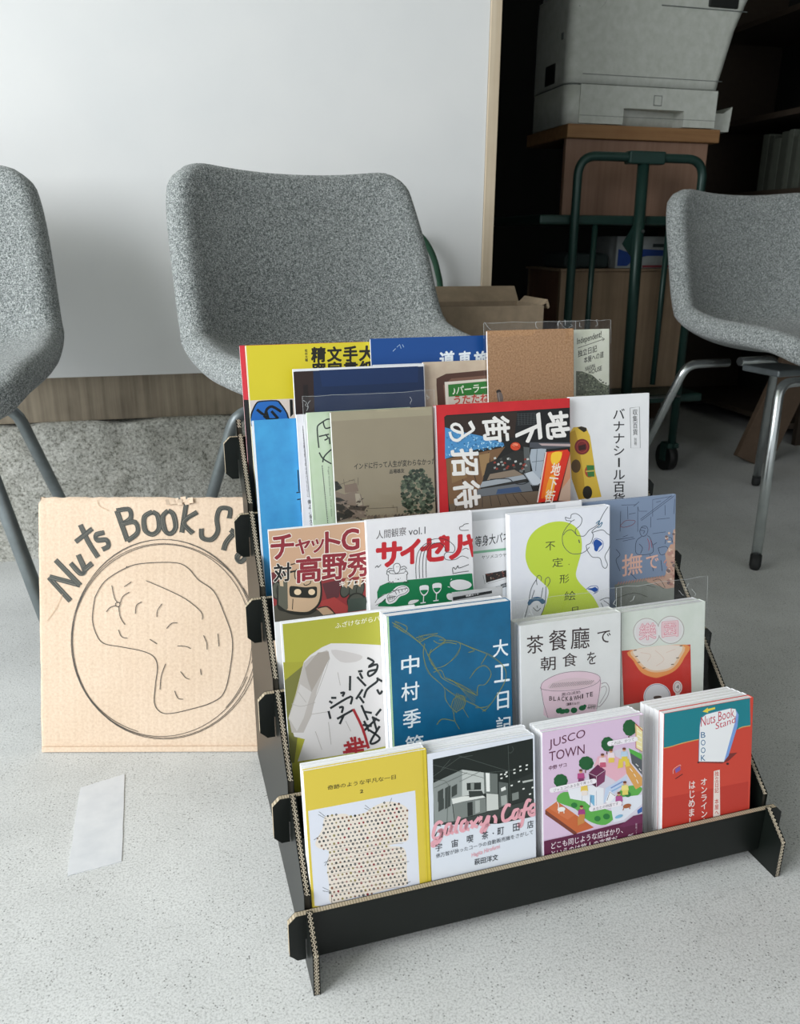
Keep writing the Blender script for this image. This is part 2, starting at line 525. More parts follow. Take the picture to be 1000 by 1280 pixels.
# ------------------------------------------------------------------ chairs
def make_chair(legmat, fabric):
    root = empty('shell_chair')
    prof = [(-.262, .440), (-.20, .462), (-.10, .458), (-.01, .450), (.090, .453), (.154, .482), (.190, .545), (.213, .65), (.236, .745), (.25, .828)]
    hw = [.215, .250, .268, .275, .278, .278, .275, .268, .257, .236]
    mm = [.006, .018, .034, .052, .078, .092, .086, .070, .052, .038]
    ns, nt = 26, 18
    P = smoothpath([(a, b, 0) for a, b in prof], 8)

    def interp(arr, t):
        x = t * (len(arr) - 1); i = min(int(x), len(arr) - 2); return arr[i] + (arr[i + 1] - arr[i]) * (x - i)
    bm = bmesh.new(); G = []
    for i in range(ns + 1):
        row = []
        for j in range(nt + 1):
            tt = -1 + 2 * j / nt
            s_ = i / ns
            e = max(0, (abs(tt) - .74) / .26)
            rnd = 1 - math.sqrt(max(0, 1 - e * e))
            s2 = s_ * (1 - .055 * rnd) if s_ > .5 else s_ + (1 - s_) * .07 * rnd * (1 - s_) ** 2
            # top edge dips a little in the middle
            if s_ > .6: s2 -= .018 * (1 - tt * tt) * (s_ - .6) / .4
            x = s2 * (len(P) - 1); k = max(0, min(int(x), len(P) - 2)); f = x - k
            c = P[k].lerp(P[k + 1], f); d = (P[min(k + 1, len(P) - 1)] - P[max(k - 1, 0)]).normalized()
            nrm = Vector((-d.y, d.x, 0))
            h = interp(hw, s2); m = interp(mm, s2) * abs(tt) ** 2.4
            row.append(bm.verts.new((tt * h, c.x + nrm.x * m, c.y + nrm.y * m)))
        G.append(row)
    for i in range(ns):
        for j in range(nt): bm.faces.new((G[i][j], G[i][j + 1], G[i + 1][j + 1], G[i + 1][j]))
    o = obj('shell', bm, fabric, root, True)
    md = o.modifiers.new('thick', 'SOLIDIFY'); md.thickness = .050; md.offset = -1; md.use_even_offset = False
    md = o.modifiers.new('soft', 'SUBSURF'); md.levels = 1; md.render_levels = 1
    dg = bpy.context.evaluated_depsgraph_get(); dg.update()
    me = bpy.data.meshes.new_from_object(o.evaluated_get(dg)); o.modifiers.clear(); o.data = me
    me.polygons.foreach_set('use_smooth', [True] * len(me.polygons))
    # underside pan
    bm = bmesh.new(); box(bm, -.06, .06, -.06, .06, .396, .412, .004); obj('seat_plate', bm, legmat, root)
    zt = .403
    for sx in (-1, 1):
        for sy in (-1, 1):
            pts = fillet([(0.02 * sx, .15 * sy, zt), (.155 * sx, .155 * sy, zt), (.255 * sx, .255 * sy, .012)], .035)
            lg = tubeobj('leg', legmat, pts, .0115, root, 14)
            a = Vector(pts[-1]); d = (Vector(pts[-1]) - Vector(pts[-2])).normalized()
            bm = bmesh.new(); tube(bm, [a - d * .022, a + d * .003, Vector((a.x, a.y, 0)) + Vector((0, 0, .0015))], [.0128, .0128, .010], 14)
            obj('foot_cap', bm, 'rubber', lg)
    return root


def copy_tree(o, parent=None):
    c = o.copy(); COL.objects.link(c)
    if parent: c.parent = parent
    for ch in list(o.children): copy_tree(ch, c)
    return c


def place(o, loc, rz, label, cat, group=None):
    o.location = loc; o.rotation_euler = (0, 0, rz)
    tag(o, label, cat, group); return o


R = math.radians
ch = make_chair('leg_paint', 'tweed')
place(ch, (.270, 1.42, 0), R(18), 'grey tweed shell chair in the middle, behind the book stand', 'chair', 'grey shell chairs')
c2 = copy_tree(ch)
place(c2, (-.485, 1.51, 0), R(1), 'grey tweed shell chair cut off by the left edge, behind the cardboard sign', 'chair', 'grey shell chairs')
c3 = copy_tree(ch)
for q_ in c3.children:
    if q_.name.startswith('leg'):
        q_.data = q_.data.copy(); q_.data.materials[0] = M['leg_chrome']
place(c3, (1.43, 1.752, 0), R(8), 'dim grey shell chair on the right, in front of the dark room', 'chair', 'grey shell chairs')

# ------------------------------------------------------------------ the book stand
S0 = Vector((0.07575598, 0.61027468, 0)); SPSI = R(2.6915714)
W = .5492; Y1, Z1, DY, DZ, HR, TAB = .0307, .0722, .0807, .0789, .0556, .0216
TH = .007
stand = empty('book_stand', S0, SPSI)
tag(stand, 'black corrugated cardboard book stand with five stepped rows of books', 'book stand')
STM = Matrix.Translation(S0) @ Matrix.Rotation(SPSI, 4, 'Z')
KD = DZ / DY


def side_outline():
    pts = [(0, 0), (0, .049)]
    for i in range(6):
        y = Y1 + i * DY; z = Z1 + i * DZ
        yd = lambda yy: .052 + yy * .965
        # slot for the rail: edge up to the slot, down behind it, on again
        pts += [(y - .0005, min(yd(y), z + .004)), (y - .0005, z - .03), (y + TH + .0005, z - .03), (y + TH + .0005, yd(y + TH))]
    pts += [(.447, .487), (.452, .478), (.452, .425), (.415, .395), (.415, 0)]
    return pts


so = side_outline()
for sx, x in ((0, -.0038), (1, W - .0032)):
    bm = bmesh.new()
    prism(bm, so, 'x', x, x + .0009, 0); prism(bm, so, 'x', x + TH - .0009, x + TH, 0)
    p = obj('side_panel', bm, 'card', stand)
    # core: recessed dark body and the fluted edge in two rows
    bm = bmesh.new()
    prism(bm, [(yy + (.0022 if yy < .1 else .001), zz - .0012) if yy < .447 and zz > .001 else (min(yy, .4505), max(zz, .0006)) for yy, zz in so], 'x', x + .0009, x + TH - .0009)
    obj('core', bm, 'flute_gap', p)
    bm = bmesh.new()
    segs = [((0, .001), (0, .049))]
    last = (0, .049)
    for i in range(6):
        y = Y1 + i * DY; z = Z1 + i * DZ
        segs.append((last, (y - .0008, min(.052 + y * .965, z + .004)))); last = (y + TH + .0008, .052 + (y + TH) * .965)
    segs.append((last, (.447, .487)))
    for (a, b) in segs:
        a = Vector((0, a[0], a[1])); b = Vector((0, b[0], b[1])); L = (b - a).length; d = (b - a) / L
        inn = Vector((0, 1, -1)).normalized() * .004 if a.y > 0 or b.y > 0 else Vector((0, .004, 0))
        xs = [x + .0009, x + TH / 2, x + TH - .0009]
        for k in (0, 1):
            n = max(2, int(L / .0021)); pr = None
            for q in range(n + 1):
                c = a + d * (L * q / n); xx = xs[k] if q % 2 else xs[k + 1]
                cur = []
                for off in (-.00028, .00028):
                    cur.append(bm.verts.new((xx, c.y + d.y * off, c.z + d.z * off)))
                    cur.append(bm.verts.new((xx, c.y + d.y * off + inn.y, c.z + d.z * off + inn.z)))
                if pr:
                    bm.faces.new((pr[0], cur[0], cur[2], pr[2])); bm.faces.new((pr[0], pr[1], cur[1], cur[0])); bm.faces.new((pr[2], cur[2], cur[3], pr[3]))
                pr = cur
        q0, q1 = a, b
        v = [bm.verts.new((xs[1] + e, p_.y, p_.z)) for e in (-.0003, .0003) for p_ in (q0, q1)]
        bm.faces.new((v[0], v[1], v[3], v[2]))
    o = obj('flute_edge', bm, 'flute', p); o['kind'] = 'stuff'

for i in range(6):
    y = Y1 + i * DY; z = Z1 + i * DZ; zb = z - HR
    c = .008
    X0, X1 = -TAB, W + TAB
    if i == 0: X1 += 0
    out = [(X0 + c, zb), (X0, zb + c), (X0, z - c), (X0 + c, z), (X1 - c, z), (X1, z - c), (X1, zb + c), (X1 - c, zb)]
    # slots that take the side panels
    def slot(xa): return [(xa + TH + .001, zb), (xa + TH + .001, z - .03), (xa - .001, z - .03), (xa - .001, zb)]
    PL = (-.0038, W - .0032)
    full = [(X0 + c, zb), (X0, zb + c), (X0, z - c), (X0 + c, z), (X1 - c, z), (X1, z - c), (X1, zb + c), (X1 - c, zb)] + slot(PL[1]) + slot(PL[0])
    bm = bmesh.new(); prism(bm, full, 'y', y + .0004, y + TH - .0004, 0, 0)
    r = obj('front_rail' if i == 0 else 'cross_rail', bm, 'kraft_edge', stand)
    for yy0, yy1 in ((y, y + .0007), (y + TH - .0007, y + TH)):
        bm = bmesh.new(); prism(bm, full, 'y', yy0, yy1); obj('black_liner', bm, 'card', r)
# shelf boards and leaning backs inside
LEAN = .16
BASE = lambda i: .044 + DZ * (i - 1)
for i in range(1, 6):
    y = Y1 + (i - 1) * DY + TH
    bm = bmesh.new(); box(bm, .0034, W - .0034, y + .001, y + DY - TH - .001, BASE(i) - .006, BASE(i) - .001); obj('shelf_board', bm, 'card', stand)


# ------------------------------------------------------------------ books
class Book:
    """a book leaning in row i of the stand; TLc/TRc traced top corners of its front cover"""

    def __init__(s, name, row, tl, tr, off, thick, cover, label, cat='book', height=None, right=None, spine='right', zbase=None,
                 group=None, copies=0, pages='page_block', pmat=None, width=None, film=False):
        s.row = row
        Y = Y1 + (row - 1) * DY + TH + .0015 + off; Z = Z1 + (row - 1) * DZ
        lean = math.atan(LEAN)
        inv = STM.inverted()
        o = inv @ CAM; Rm = inv.to_3x3()

        def hit(u, v):
            d = Rm @ sight(u, v); tt = (Y + LEAN * (o.z - Z) - o.y) / (d.y - LEAN * d.z); return o + d * tt
        a, b = hit(*tl), hit(*tr)
        zt = (a.z + b.z) / 2; zb = BASE(row) if zbase is None else zbase
        x0, x1 = max(a.x, .0042 if row != 5 or off > .03 else .0105), b.x
        if right is not None: x1 = right
        if width is not None: x1 = x0 + width
        s.w = x1 - x0; s.hgt = (zt - zb) / math.cos(lean); s.th = thick
        yb = Y + LEAN * (zb - Z)
        # root at the bottom-left front corner, local z up along the cover
        L = Matrix.Translation((x0, yb, zb)) @ Matrix.Rotation(-lean, 4, 'X')
        s.M = STM @ L
        s.root = empty(name); s.root.matrix_world = s.M
        tag(s.root, label, cat, group)
        s.W = s.w; s.H = s.hgt
        bm = bmesh.new(); e = .0006
        box(bm, .0 if spine == 'right' else e, s.w - (e if spine == 'right' else 0), e, thick - e, .0008, s.hgt - .0008)
        s.pages = obj('page_block', bm, pages, s.root)
        bm = bmesh.new()
        box(bm, 0, s.w, 0, e, 0, s.hgt); box(bm, 0, s.w, thick - e, thick, 0, s.hgt)
        sp = (s.w - e, s.w) if spine == 'right' else (0, e)
        box(bm, sp[0], sp[1], 0, thick, 0, s.hgt)
        nm = 'cover_' + cover.strip('#')
        if cover in M: cm = cover
        else:
            if nm not in M: plain(nm, cover, .42, 0, .4)
            cm = nm
        s.cover = obj('cover', bm, cm, s.root)
        s.sh = Sheet(s.M.inverted(), None, 0.0, (0.0002, s.w - .0002, .0002, s.hgt - .0002))

    def art(s): return s.sh

    def done(s, name='cover_print'): return s.sh.build(name, s.root)


def stack_behind(b, n, step, label, group, shift=(0, 0), cover='paper', gap=.0):
    """more copies standing behind the front book, each one a book of its own"""
    y = b.th + gap
    for k in range(n):
        r = empty('book'); th = step[k] if isinstance(step, (list, tuple)) else step
        dx = shift[0] * (k + 1) + random.uniform(-.0006, .0006); dz = random.uniform(-.002, .0005)
        r.matrix_world = b.M @ Matrix.Translation((dx, y + .0003, 0))
        bm = bmesh.new(); box(bm, 0, b.w - .0006, .0005, th - .0005, .0006, b.hgt - .0006 + dz); obj('page_block', bm, 'page_block', r)
        bm = bmesh.new(); box(bm, 0, b.w, 0, .0005, 0, b.hgt + dz); box(bm, 0, b.w, th - .0005, th, 0, b.hgt + dz)
        box(bm, b.w - .0005, b.w, 0, th, 0, b.hgt + dz); obj('cover', bm, cover, r)
        tag(r, label[k] if isinstance(label, (list, tuple)) else label, 'book', group); y += th + .0004


def sleeve(b, up, left=.003, right=.004, front=.0012, folds=4, seed=1):
    """clear film bag round a book, open and wrinkled above its top edge"""
    rnd = random.Random(seed)
    bm = bmesh.new(); nx, nz = 8, 8; z0, z1 = b.hgt - .03, b.hgt + up
    for yy, sg in ((-front, -1), (b.th + front, 1)):
        G = []
        for i in range(nx + 1):
            row = []
            for j in range(nz + 1):
                x = -left + (b.w + left + right) * i / nx; z = -.0005 + (z1) * j / nz if j < nz else z1 + rnd.uniform(-.002, .002)
                k = max(0, (z - b.hgt) / max(up, .001))
                y = yy + (rnd.uniform(-.0035, .0035) * min(k, 1))
                if z > b.hgt: y = y * (1 - k * .6) + b.th * .5 * k * .6
                row.append(bm.verts.new((x, y, z)))
            G.append(row)
        for i in range(nx):
            for j in range(nz): bm.faces.new((G[i][j], G[i + 1][j], G[i + 1][j + 1], G[i][j + 1]))
    o = obj('clear_sleeve', bm, 'film', b.root)
    bm = bmesh.new()
    for k in range(folds):      # thin pale tubes drawn as painted glints on folds at the open end
        x = rnd.choice([rnd.uniform(-left, .02), rnd.uniform(b.w - .03, b.w + right), rnd.uniform(0, b.w)]); z = b.hgt + rnd.uniform(.001, max(up * .6, .003))
        p = [(x, b.th * .3 - .001, z)]
        for q in range(3): p.append((p[-1][0] + rnd.uniform(-.004, .004), p[-1][1] + rnd.uniform(-.001, .001), min(p[-1][2] + rnd.uniform(.0005, .005), z1 + .001)))
        tube(bm, smoothpath(p, 3), .00018, 5)
    e = [(-left, b.th * .4, b.hgt - .01), (-left, b.th * .4, z1)] + [(-left + (b.w + left + right) * q / 9, b.th * .4 + rnd.uniform(-.0012, .0012), z1 + rnd.uniform(-.0012, .0008)) for q in range(1, 9)] + [(b.w + right, b.th * .4, z1), (b.w + right, b.th * .4, b.hgt - .02)]
    tube(bm, e, .00016, 5)
    obj('film_glint', bm, 'film_glint', o); return o


K = '#22252a'
# ===== row 1 (front) =====
b = Book('book', 1, (373.5, 965), (527, 938.5), .0, .005, '#dcc63c', 'yellow book with a photo of a dotted patchwork shirt, far left of the front row', width=.127)
s = b.art().tr(360, 920, 5.556)
s.rect(.0002, .0002, b.W - .006, b.H - .0002, '#dcc54a')
s.rect(b.W - .0045, .0002, b.W - .0035, b.H - .0002, '#c9b330')
s.poly([(140, 520), (883, 378), (915, 1050), (600, 1180), (185, 1180)], '#dfe3ee')
s.t('奇跡のような平凡な一日', 275, 376, 748, 298, 31, '#3a3216', .014)
s.t('2', 500, 397, 522, 393, 22, '#2c2818', .03)
shirt = [(190, 740), (240, 640), (255, 560), (330, 545), (400, 540), (440, 560), (480, 545), (540, 530), (570, 505), (650, 465), (720, 455), (800, 480), (835, 520), (830, 620), (835, 720), (770, 740),
         (700, 765), (800, 775), (825, 850), (825, 960), (830, 1030), (740, 1050), (620, 1085), (520, 1110), (440, 1125), (300, 1165), (285, 1040), (270, 900), (285, 800), (215, 780)]
s.poly(shirt, '#e9dfd3', 3)
rnd = random.Random(3)


def inside(p, poly):
    c = False; n = len(poly)
    for i in range(n):
        a, q = poly[i], poly[i - 1]
        if (a[1] > p[1]) != (q[1] > p[1]) and p[0] < (q[0] - a[0]) * (p[1] - a[1]) / (q[1] - a[1]) + a[0]: c = not c
    return c


for r in range(26):
    for q in range(24):
        x = 190 + q * 29 + (r % 2) * 14.5; y = 455 + r * 28 - (q * 5) + 60
        if inside((x, y), shirt):
            cc = rnd.choice(['#23282b', '#2c3436', '#1f2a2a', '#3a3f3f', '#23282b', '#8c3236', '#7a5540', '#8c8148'])
            k = rnd.uniform(6, 9)
            h0 = s.h
            s.ell(x, y, k, k * 1.05, cc, n=9); s.h = h0 + 4e-6
            if cc[1] in '23': s.ell(x, y, k * .35, k * .35, '#b9b6b0', n=6)
            s.h = h0
s.h += 2e-5
for a in [[(215, 525), (260, 560)], [(210, 545), (265, 575)], [(535, 480), (575, 510)], [(530, 500), (575, 520)], [(720, 430), (705, 470)], [(180, 722), (225, 690)], [(250, 880), (300, 860)], [(240, 1050), (300, 1080)],
          [(240, 1075), (300, 1085)], [(300, 1090), (305, 1170)], [(840, 870), (800, 880)], [(290, 840), (255, 900)], [(850, 1010), (825, 1020)]]:
    s.line(a, 3, '#2d3836')
for yy in range(740, 1100, 34):
    s.line([(300, yy + 20), (420, yy - 2), (500, yy + 6), (640, yy - 18), (800, yy - 30)], 3, '#b9a99c', 3)
b.done()
stack_behind(b, 3, .0048, ['white edge copy directly behind the yellow patchwork-shirt book', 'second white copy behind the yellow patchwork-shirt book', 'rearmost white copy behind the yellow patchwork-shirt book'], 'copies behind the front row books')

b = Book('book', 1, (534, 945), (672, 915.6), .0, .006, '#e3e7f0', 'book with a night street photo and pink script lettering, second in the front row', width=.1205)
s = b.art().tr(525, 900, 6.094)
s.poly([(60, 300), (885, 100), (915, 1080), (60, 1260)], '#dfe5ee')
s.poly([(97, 300), (860, 140), (868, 735), (600, 790), (105, 800)], '#17201c')
# night photo: road, buildings, windows
s.poly([(105, 760), (400, 735), (870, 600), (868, 735), (105, 800)], '#3a413e')
s.poly([(97, 480), (100, 480), (320, 378), (320, 580), (245, 640), (260, 770), (110, 790)], '#8f9693')
s.poly([(320, 378), (485, 400), (490, 560), (320, 580)], '#c3c8c4')
s.poly([(355, 480), (465, 475), (465, 530), (357, 535)], '#2b322f'); s.poly([(385, 482), (412, 480), (412, 528), (387, 530)], '#8d948f')
s.poly([(240, 600), (330, 580), (480, 575), (500, 590), (330, 620), (250, 640)], '#dfe2dd')
s.poly([(370, 540), (470, 538), (490, 575), (375, 590)], '#333a37')
s.poly([(250, 640), (330, 620), (500, 595), (505, 700), (330, 745), (265, 770)], '#7b827e')
s.poly([(360, 630), (400, 622), (402, 725), (362, 735)], '#262c2a'); s.poly([(420, 615), (455, 610), (456, 700), (422, 712)], '#a9afaa')
s.poly([(485, 400), (590, 410), (592, 560), (490, 560)], '#6a716d'); s.poly([(500, 402), (530, 405), (532, 545), (505, 545)], '#eceeea')
s.poly([(505, 560), (595, 565), (598, 680), (508, 695)], '#cdd1cc'); s.poly([(600, 470), (670, 480), (672, 650), (602, 670)], '#59605d')
s.poly([(615, 520), (650, 505), (655, 530), (620, 545)], '#e8eae6'); s.poly([(615, 580), (660, 570), (664, 640), (620, 655)], '#a4aaa6')
s.poly([(680, 470), (770, 440), (860, 400), (862, 600), (690, 640)], '#272e2b')
for (x, y) in [(190, 520), (135, 545), (240, 510), (190, 600), (140, 620)]: s.poly([(x, y), (x + 42, y - 25), (x + 42, y + 55), (x, y + 80)], '#3d4441')
for (x, y) in [(610, 410), (612, 440), (650, 395), (652, 425), (710, 375), (711, 400), (755, 350), (757, 380), (805, 340), (803, 370), (690, 495), (720, 570), (850, 510), (745, 465), (780, 520), (830, 560), (640, 410)]:
    s.poly([(x, y), (x + 16, y - 4), (x + 16, y + 7), (x, y + 11)], '#e6e9e4')
s.poly([(700, 560), (750, 545), (752, 600), (702, 615)], '#7e8581'); s.poly([(780, 465), (860, 450), (861, 462), (782, 480)], '#b8bdb8')
for a in [[(100, 455), (185, 460), (215, 490), (205, 780)], [(100, 430), (300, 285), (400, 270)], [(290, 270), (660, 385)], [(100, 340), (485, 440)], [(160, 380), (230, 300)], [(500, 400), (730, 380)], [(670, 190), (685, 620)], [(300, 470), (460, 390)], [(100, 520), (360, 400)]]:
    s.line(a, 3, '#565e5a')
s.line([(700, 200), (712, 225), (690, 250), (675, 245)], 5, '#444b48', 3)
PK = '#e8a9b4'


def script(pts_list, w, col):
    for p in pts_list: s.line(p, w, col, 5)


gal = [[(170, 790), (150, 775), (120, 800), (100, 870), (110, 900), (150, 890), (165, 840), (140, 850), (165, 835), (168, 870), (140, 930), (100, 960), (90, 940), (130, 910)],
       [(240, 790), (205, 800), (190, 860), (215, 865), (245, 800), (235, 850), (255, 862)], [(300, 735), (275, 800), (270, 850), (290, 850)], [(355, 760), (320, 780), (310, 835), (335, 838), (362, 770), (352, 825), (375, 832)],
       [(385, 765), (405, 800), (440, 815)], [(450, 740), (410, 790), (390, 825)], [(465, 730), (460, 790), (490, 790), (520, 730)], [(525, 725), (510, 800), (485, 850), (465, 850), (480, 820), (530, 790)], [(560, 725), (575, 750), (572, 785)],
       [(690, 650), (660, 650), (630, 710), (635, 765), (670, 760), (700, 735)], [(755, 680), (720, 690), (705, 740), (730, 745), (760, 685), (752, 735), (775, 742)], [(845, 615), (820, 612), (795, 680), (775, 790), (755, 810), (755, 780)], [(770, 690), (840, 670)],
       [(830, 700), (880, 680), (885, 645), (850, 650), (830, 700), (850, 725), (890, 705)]]
script(gal, 25, PK)
script([[(130, 800), (160, 805)], [(112, 885), (130, 850)], [(165, 895), (175, 850)], [(200, 870), (212, 820)], [(440, 800), (470, 760)], [(540, 790), (550, 745)], [(660, 745), (690, 700)], [(600, 775), (612, 740)]], 7, '#2a2f2c')
for i, (ch_, x, y) in enumerate([('宇', 118, 1003), ('宙', 240, 972), ('喫', 356, 938), ('茶', 470, 912), ('町', 590, 880), ('田', 708, 850), ('店', 815, 828)]):
    s.t(ch_, x, y, x + 48, y - 10, 58, '#30363d', .008)
s.ell(556, 862, 5, 5, '#30363d', n=8)
s.t('俵万智が詠ったコーラの自動販売機をさがして', 120, 1053, 860, 868, 34, '#454c55')
s.t('Hagita Hirofumi', 392, 1055, 605, 985, 42, PK, .01)
s.t('萩田洋文', 413, 1105, 592, 1065, 46, '#30363d', .012)
b.done()
stack_behind(b, 5, .0048, ['white copy directly behind the pink-script night photo book', 'second white copy behind the pink-script night photo book', 'third white copy behind the pink-script night photo book', 'fourth white copy behind the pink-script night photo book', 'rearmost white copy behind the pink-script night photo book'], 'copies behind the front row books')

b = Book('book', 1, (678, 917), (806, 892), .0, .006, '#ddc3dc', 'lilac book with a colourful town drawing and dark plum band, third in the front row', width=.1235)
s = b.art().tr(665, 880, 6.094)
s.rect(.0002, .0002, b.W - .0052, b.H - .0002, '#dcc2dc')
s.rect(b.W - .0052, .0002, b.W - .0002, b.H - .0002, '#b9b4b6')
for i in range(34):
    zz = .01 + i * .005
    if zz < b.H - .07: s.rect(b.W - .0042, zz, b.W - .0016, zz + .0022, '#1d1f22')
s.t('JUSCO', 128, 355, 405, 268, 80, '#5c2143', -.002); s.t('TOWN', 130, 438, 400, 378, 72, '#5c2143', -.002)
s.t('中野 ザコ', 128, 505, 262, 477, 32, '#5c2143', .012)
# isometric town block
s.poly([(100, 805), (160, 750), (250, 690), (420, 560), (470, 440), (560, 380), (700, 330), (800, 350), (838, 400), (838, 900), (460, 925), (330, 985)], '#d8d2e0')
s.poly([(100, 805), (190, 740), (470, 940), (340, 985)], '#c8683b'); s.poly([(100, 805), (340, 978), (340, 1010), (100, 840)], '#7c4030')
s.poly([(120, 790), (185, 745), (330, 840), (270, 880)], '#d2764a')
s.poly([(190, 740), (240, 670), (400, 700), (560, 800), (650, 830), (560, 920), (430, 890), (330, 800)], '#5fae4e', 4)
s.poly([(680, 650), (760, 620), (838, 640), (800, 700), (700, 745), (640, 720)], '#5fae4e', 4)
s.poly([(740, 340), (838, 390), (838, 540), (760, 450)], '#565a60'); s.poly([(735, 335), (835, 380), (835, 425), (745, 370)], '#57ad4a')
s.poly([(690, 480), (740, 440), (838, 560), (838, 620), (790, 650)], '#dca35a')
for a in [[(745, 490), (765, 515)], [(775, 530), (790, 555)], [(795, 575), (808, 605)], [(790, 455), (810, 475)], [(815, 490), (830, 510)]]: s.line(a, 5, '#f3f0ea')
s.poly([(470, 470), (500, 400), (600, 380), (700, 430), (720, 530), (640, 590), (560, 540)], '#e7b3c3')
s.poly([(560, 640), (720, 550), (720, 580), (590, 720), (540, 760)], '#c3d3ec'); s.line([(600, 640), (690, 590)], 10, '#7c96cf'); s.line([(605, 665), (700, 615)], 10, '#8db3dd')
s.poly([(270, 650), (440, 620), (545, 640), (545, 790), (460, 790), (400, 740), (290, 720)], '#eceef4')
s.poly([(440, 690), (475, 695), (475, 780), (440, 740)], '#78b4d6'); s.line([(450, 700), (440, 780)], 5, '#5b6f9a'); s.line([(380, 660), (380, 740)], 3, '#b3b3c4'); s.line([(490, 660), (490, 780)], 3, '#b3b3c4')
s.poly([(590, 720), (838, 690), (838, 760), (700, 880), (620, 900)], '#e4e8f2')
s.poly([(560, 740), (590, 660), (640, 700), (575, 770)], '#f2f3f6'); s.line([(570, 735), (592, 670), (632, 700)], 4, '#5b4a62')
s.poly([(800, 810), (838, 780), (838, 820), (805, 838)], '#3c66ad')
# plum cube
s.poly([(430, 525), (500, 460), (560, 505), (490, 575)], '#6b2b50'); s.poly([(430, 525), (490, 575), (490, 635), (440, 600)], '#4b1a39'); s.poly([(560, 505), (490, 575), (490, 635), (552, 590)], '#7d3a60')
s.line([(430, 525), (490, 550), (555, 505)], 3, '#e9d6e2'); s.line([(490, 550), (490, 632)], 3, '#e9d6e2')
# trees
for (x, y, rx, ry) in [(218, 585, 52, 52), (412, 450, 55, 52), (575, 305, 48, 55), (742, 180, 50, 62)]:
    h0 = s.h
    for k in range(9):
        a = k * 40; s.ell(x + rx * .55 * math.cos(R(a)), y + ry * .55 * math.sin(R(a)), rx * .5, ry * .48, '#1f5d33', n=12); s.h = h0 + 3e-6 * k
    s.ell(x, y, rx * .7, ry * .7, '#1f5d33', n=12)
    s.line([(x - 6, y + ry), (x - 6, y + ry + 22)], 8, '#6d4630')
for (x, y, r_) in [(320, 770, 24), (497, 872, 24), (566, 856, 26), (728, 688, 24)]: s.ell(x, y, r_, r_ * .85, '#2c7a3c')
# building on the right
s.poly([(783, 150), (840, 185), (840, 360), (790, 330)], '#efe2a8'); s.poly([(783, 150), (790, 148), (842, 200), (838, 205)], '#b5433c'); s.line([(790, 150), (790, 335), (838, 362)], 4, '#b5433c')
for k in range(4): s.line([(800, 200 + k * 38), (832, 222 + k * 36)], 7, '#f8f4dd')
# little people, seen as plain shapes
for (x, y, c1, c2) in [(370, 540, '#b84b86', '#7f3563'), (375, 815, '#a43f80', '#c98a4a'), (600, 385, '#f0dfe6', '#e8c95c'), (700, 375, '#b9d2e6', '#e5cc52'), (395, 635, '#eacb5c', '#efe3da'), (705, 630, '#efe08a', '#e8d66e'), (660, 712, '#b45794', '#9c4d82'), (535, 420, '#efd9df', '#c75c78')]:
    s.ell(x, y - 28, 13, 13, '#d9a27c', n=10); s.ell(x, y - 36, 14, 9, '#6c3d2f', n=10)
    s.poly([(x - 24, y - 12), (x + 24, y - 16), (x + 30, y + 26), (x - 26, y + 30)], c1); s.poly([(x - 18, y + 24), (x + 24, y + 22), (x + 26, y + 58), (x - 20, y + 62)], c2)
s.poly([(660, 420), (690, 415), (692, 480), (650, 490)], '#e5cc52'); s.poly([(705, 420), (735, 415), (745, 470), (712, 478)], '#e5cc52')
s.poly([(345, 860), (390, 850), (400, 900), (345, 925)], '#c98a4a')
# white cat and brown dog
s.ell(222, 800, 30, 18, '#f1efe9', -5); s.line([(198, 790), (200, 765), (190, 745)], 6, '#f1efe9', 4); s.line([(205, 810), (203, 830)], 6, '#f1efe9'); s.line([(240, 810), (242, 830)], 6, '#f1efe9')
s.ell(722, 775, 32, 16, '#a9633b', -15); s.line([(700, 785), (690, 808)], 7, '#a9633b'); s.line([(740, 775), (742, 798)], 7, '#a9633b'); s.ell(660, 855, 32, 12, '#85b9d8', -20)
# captions
for (x0, y0, x1, y1, txt) in [(150, 655, 470, 585, 'ジャスコのある街で育った'), (450, 798, 665, 755, 'あなたの物語です'), (590, 300, 785, 265, 'これは、かつて')]:
    dx, dy = x1 - x0, y1 - y0; L_ = math.hypot(dx, dy); nx_, ny_ = -dy / L_ * 19, dx / L_ * 19
    s.line([(x0, y0), (x1, y1)], 38, '#f3eef4'); s.ell(x0, y0, 19, 19, '#f3eef4', n=14); s.ell(x1, y1, 19, 19, '#f3eef4', n=14)
    s.t(txt, x0 + 12, y0 + 14, x1 - 10, y1 + 12, 24, '#5d5560')
# plum band
s.poly([(80, 1045), (440, 965), (850, 860), (856, 1010), (85, 1200)], '#5f1f42')
s.poly([(660, 930), (770, 850), (856, 830), (850, 900), (700, 935)], '#6d2a52')
s.t('どこも同じような店ばかり、', 145, 1105, 690, 980, 50, '#f3e9ef', .004); s.t('というのは旅人の言葉だ。', 145, 1165, 665, 1045, 50, '#f3e9ef', .004)
s.t('飯', 728, 1040, 770, 1028, 48, '#f3e9ef'); s.tv('解説ノート', 792, 905, 792, 1010, 14, '#cdb4c2')
b.done()
stack_behind(b, 5, .0045, ['white copy directly behind the lilac town book', 'second white copy behind the lilac town book', 'third white copy behind the lilac town book', 'fourth white copy behind the lilac town book', 'rearmost white copy behind the lilac town book'], 'copies behind the front row books')

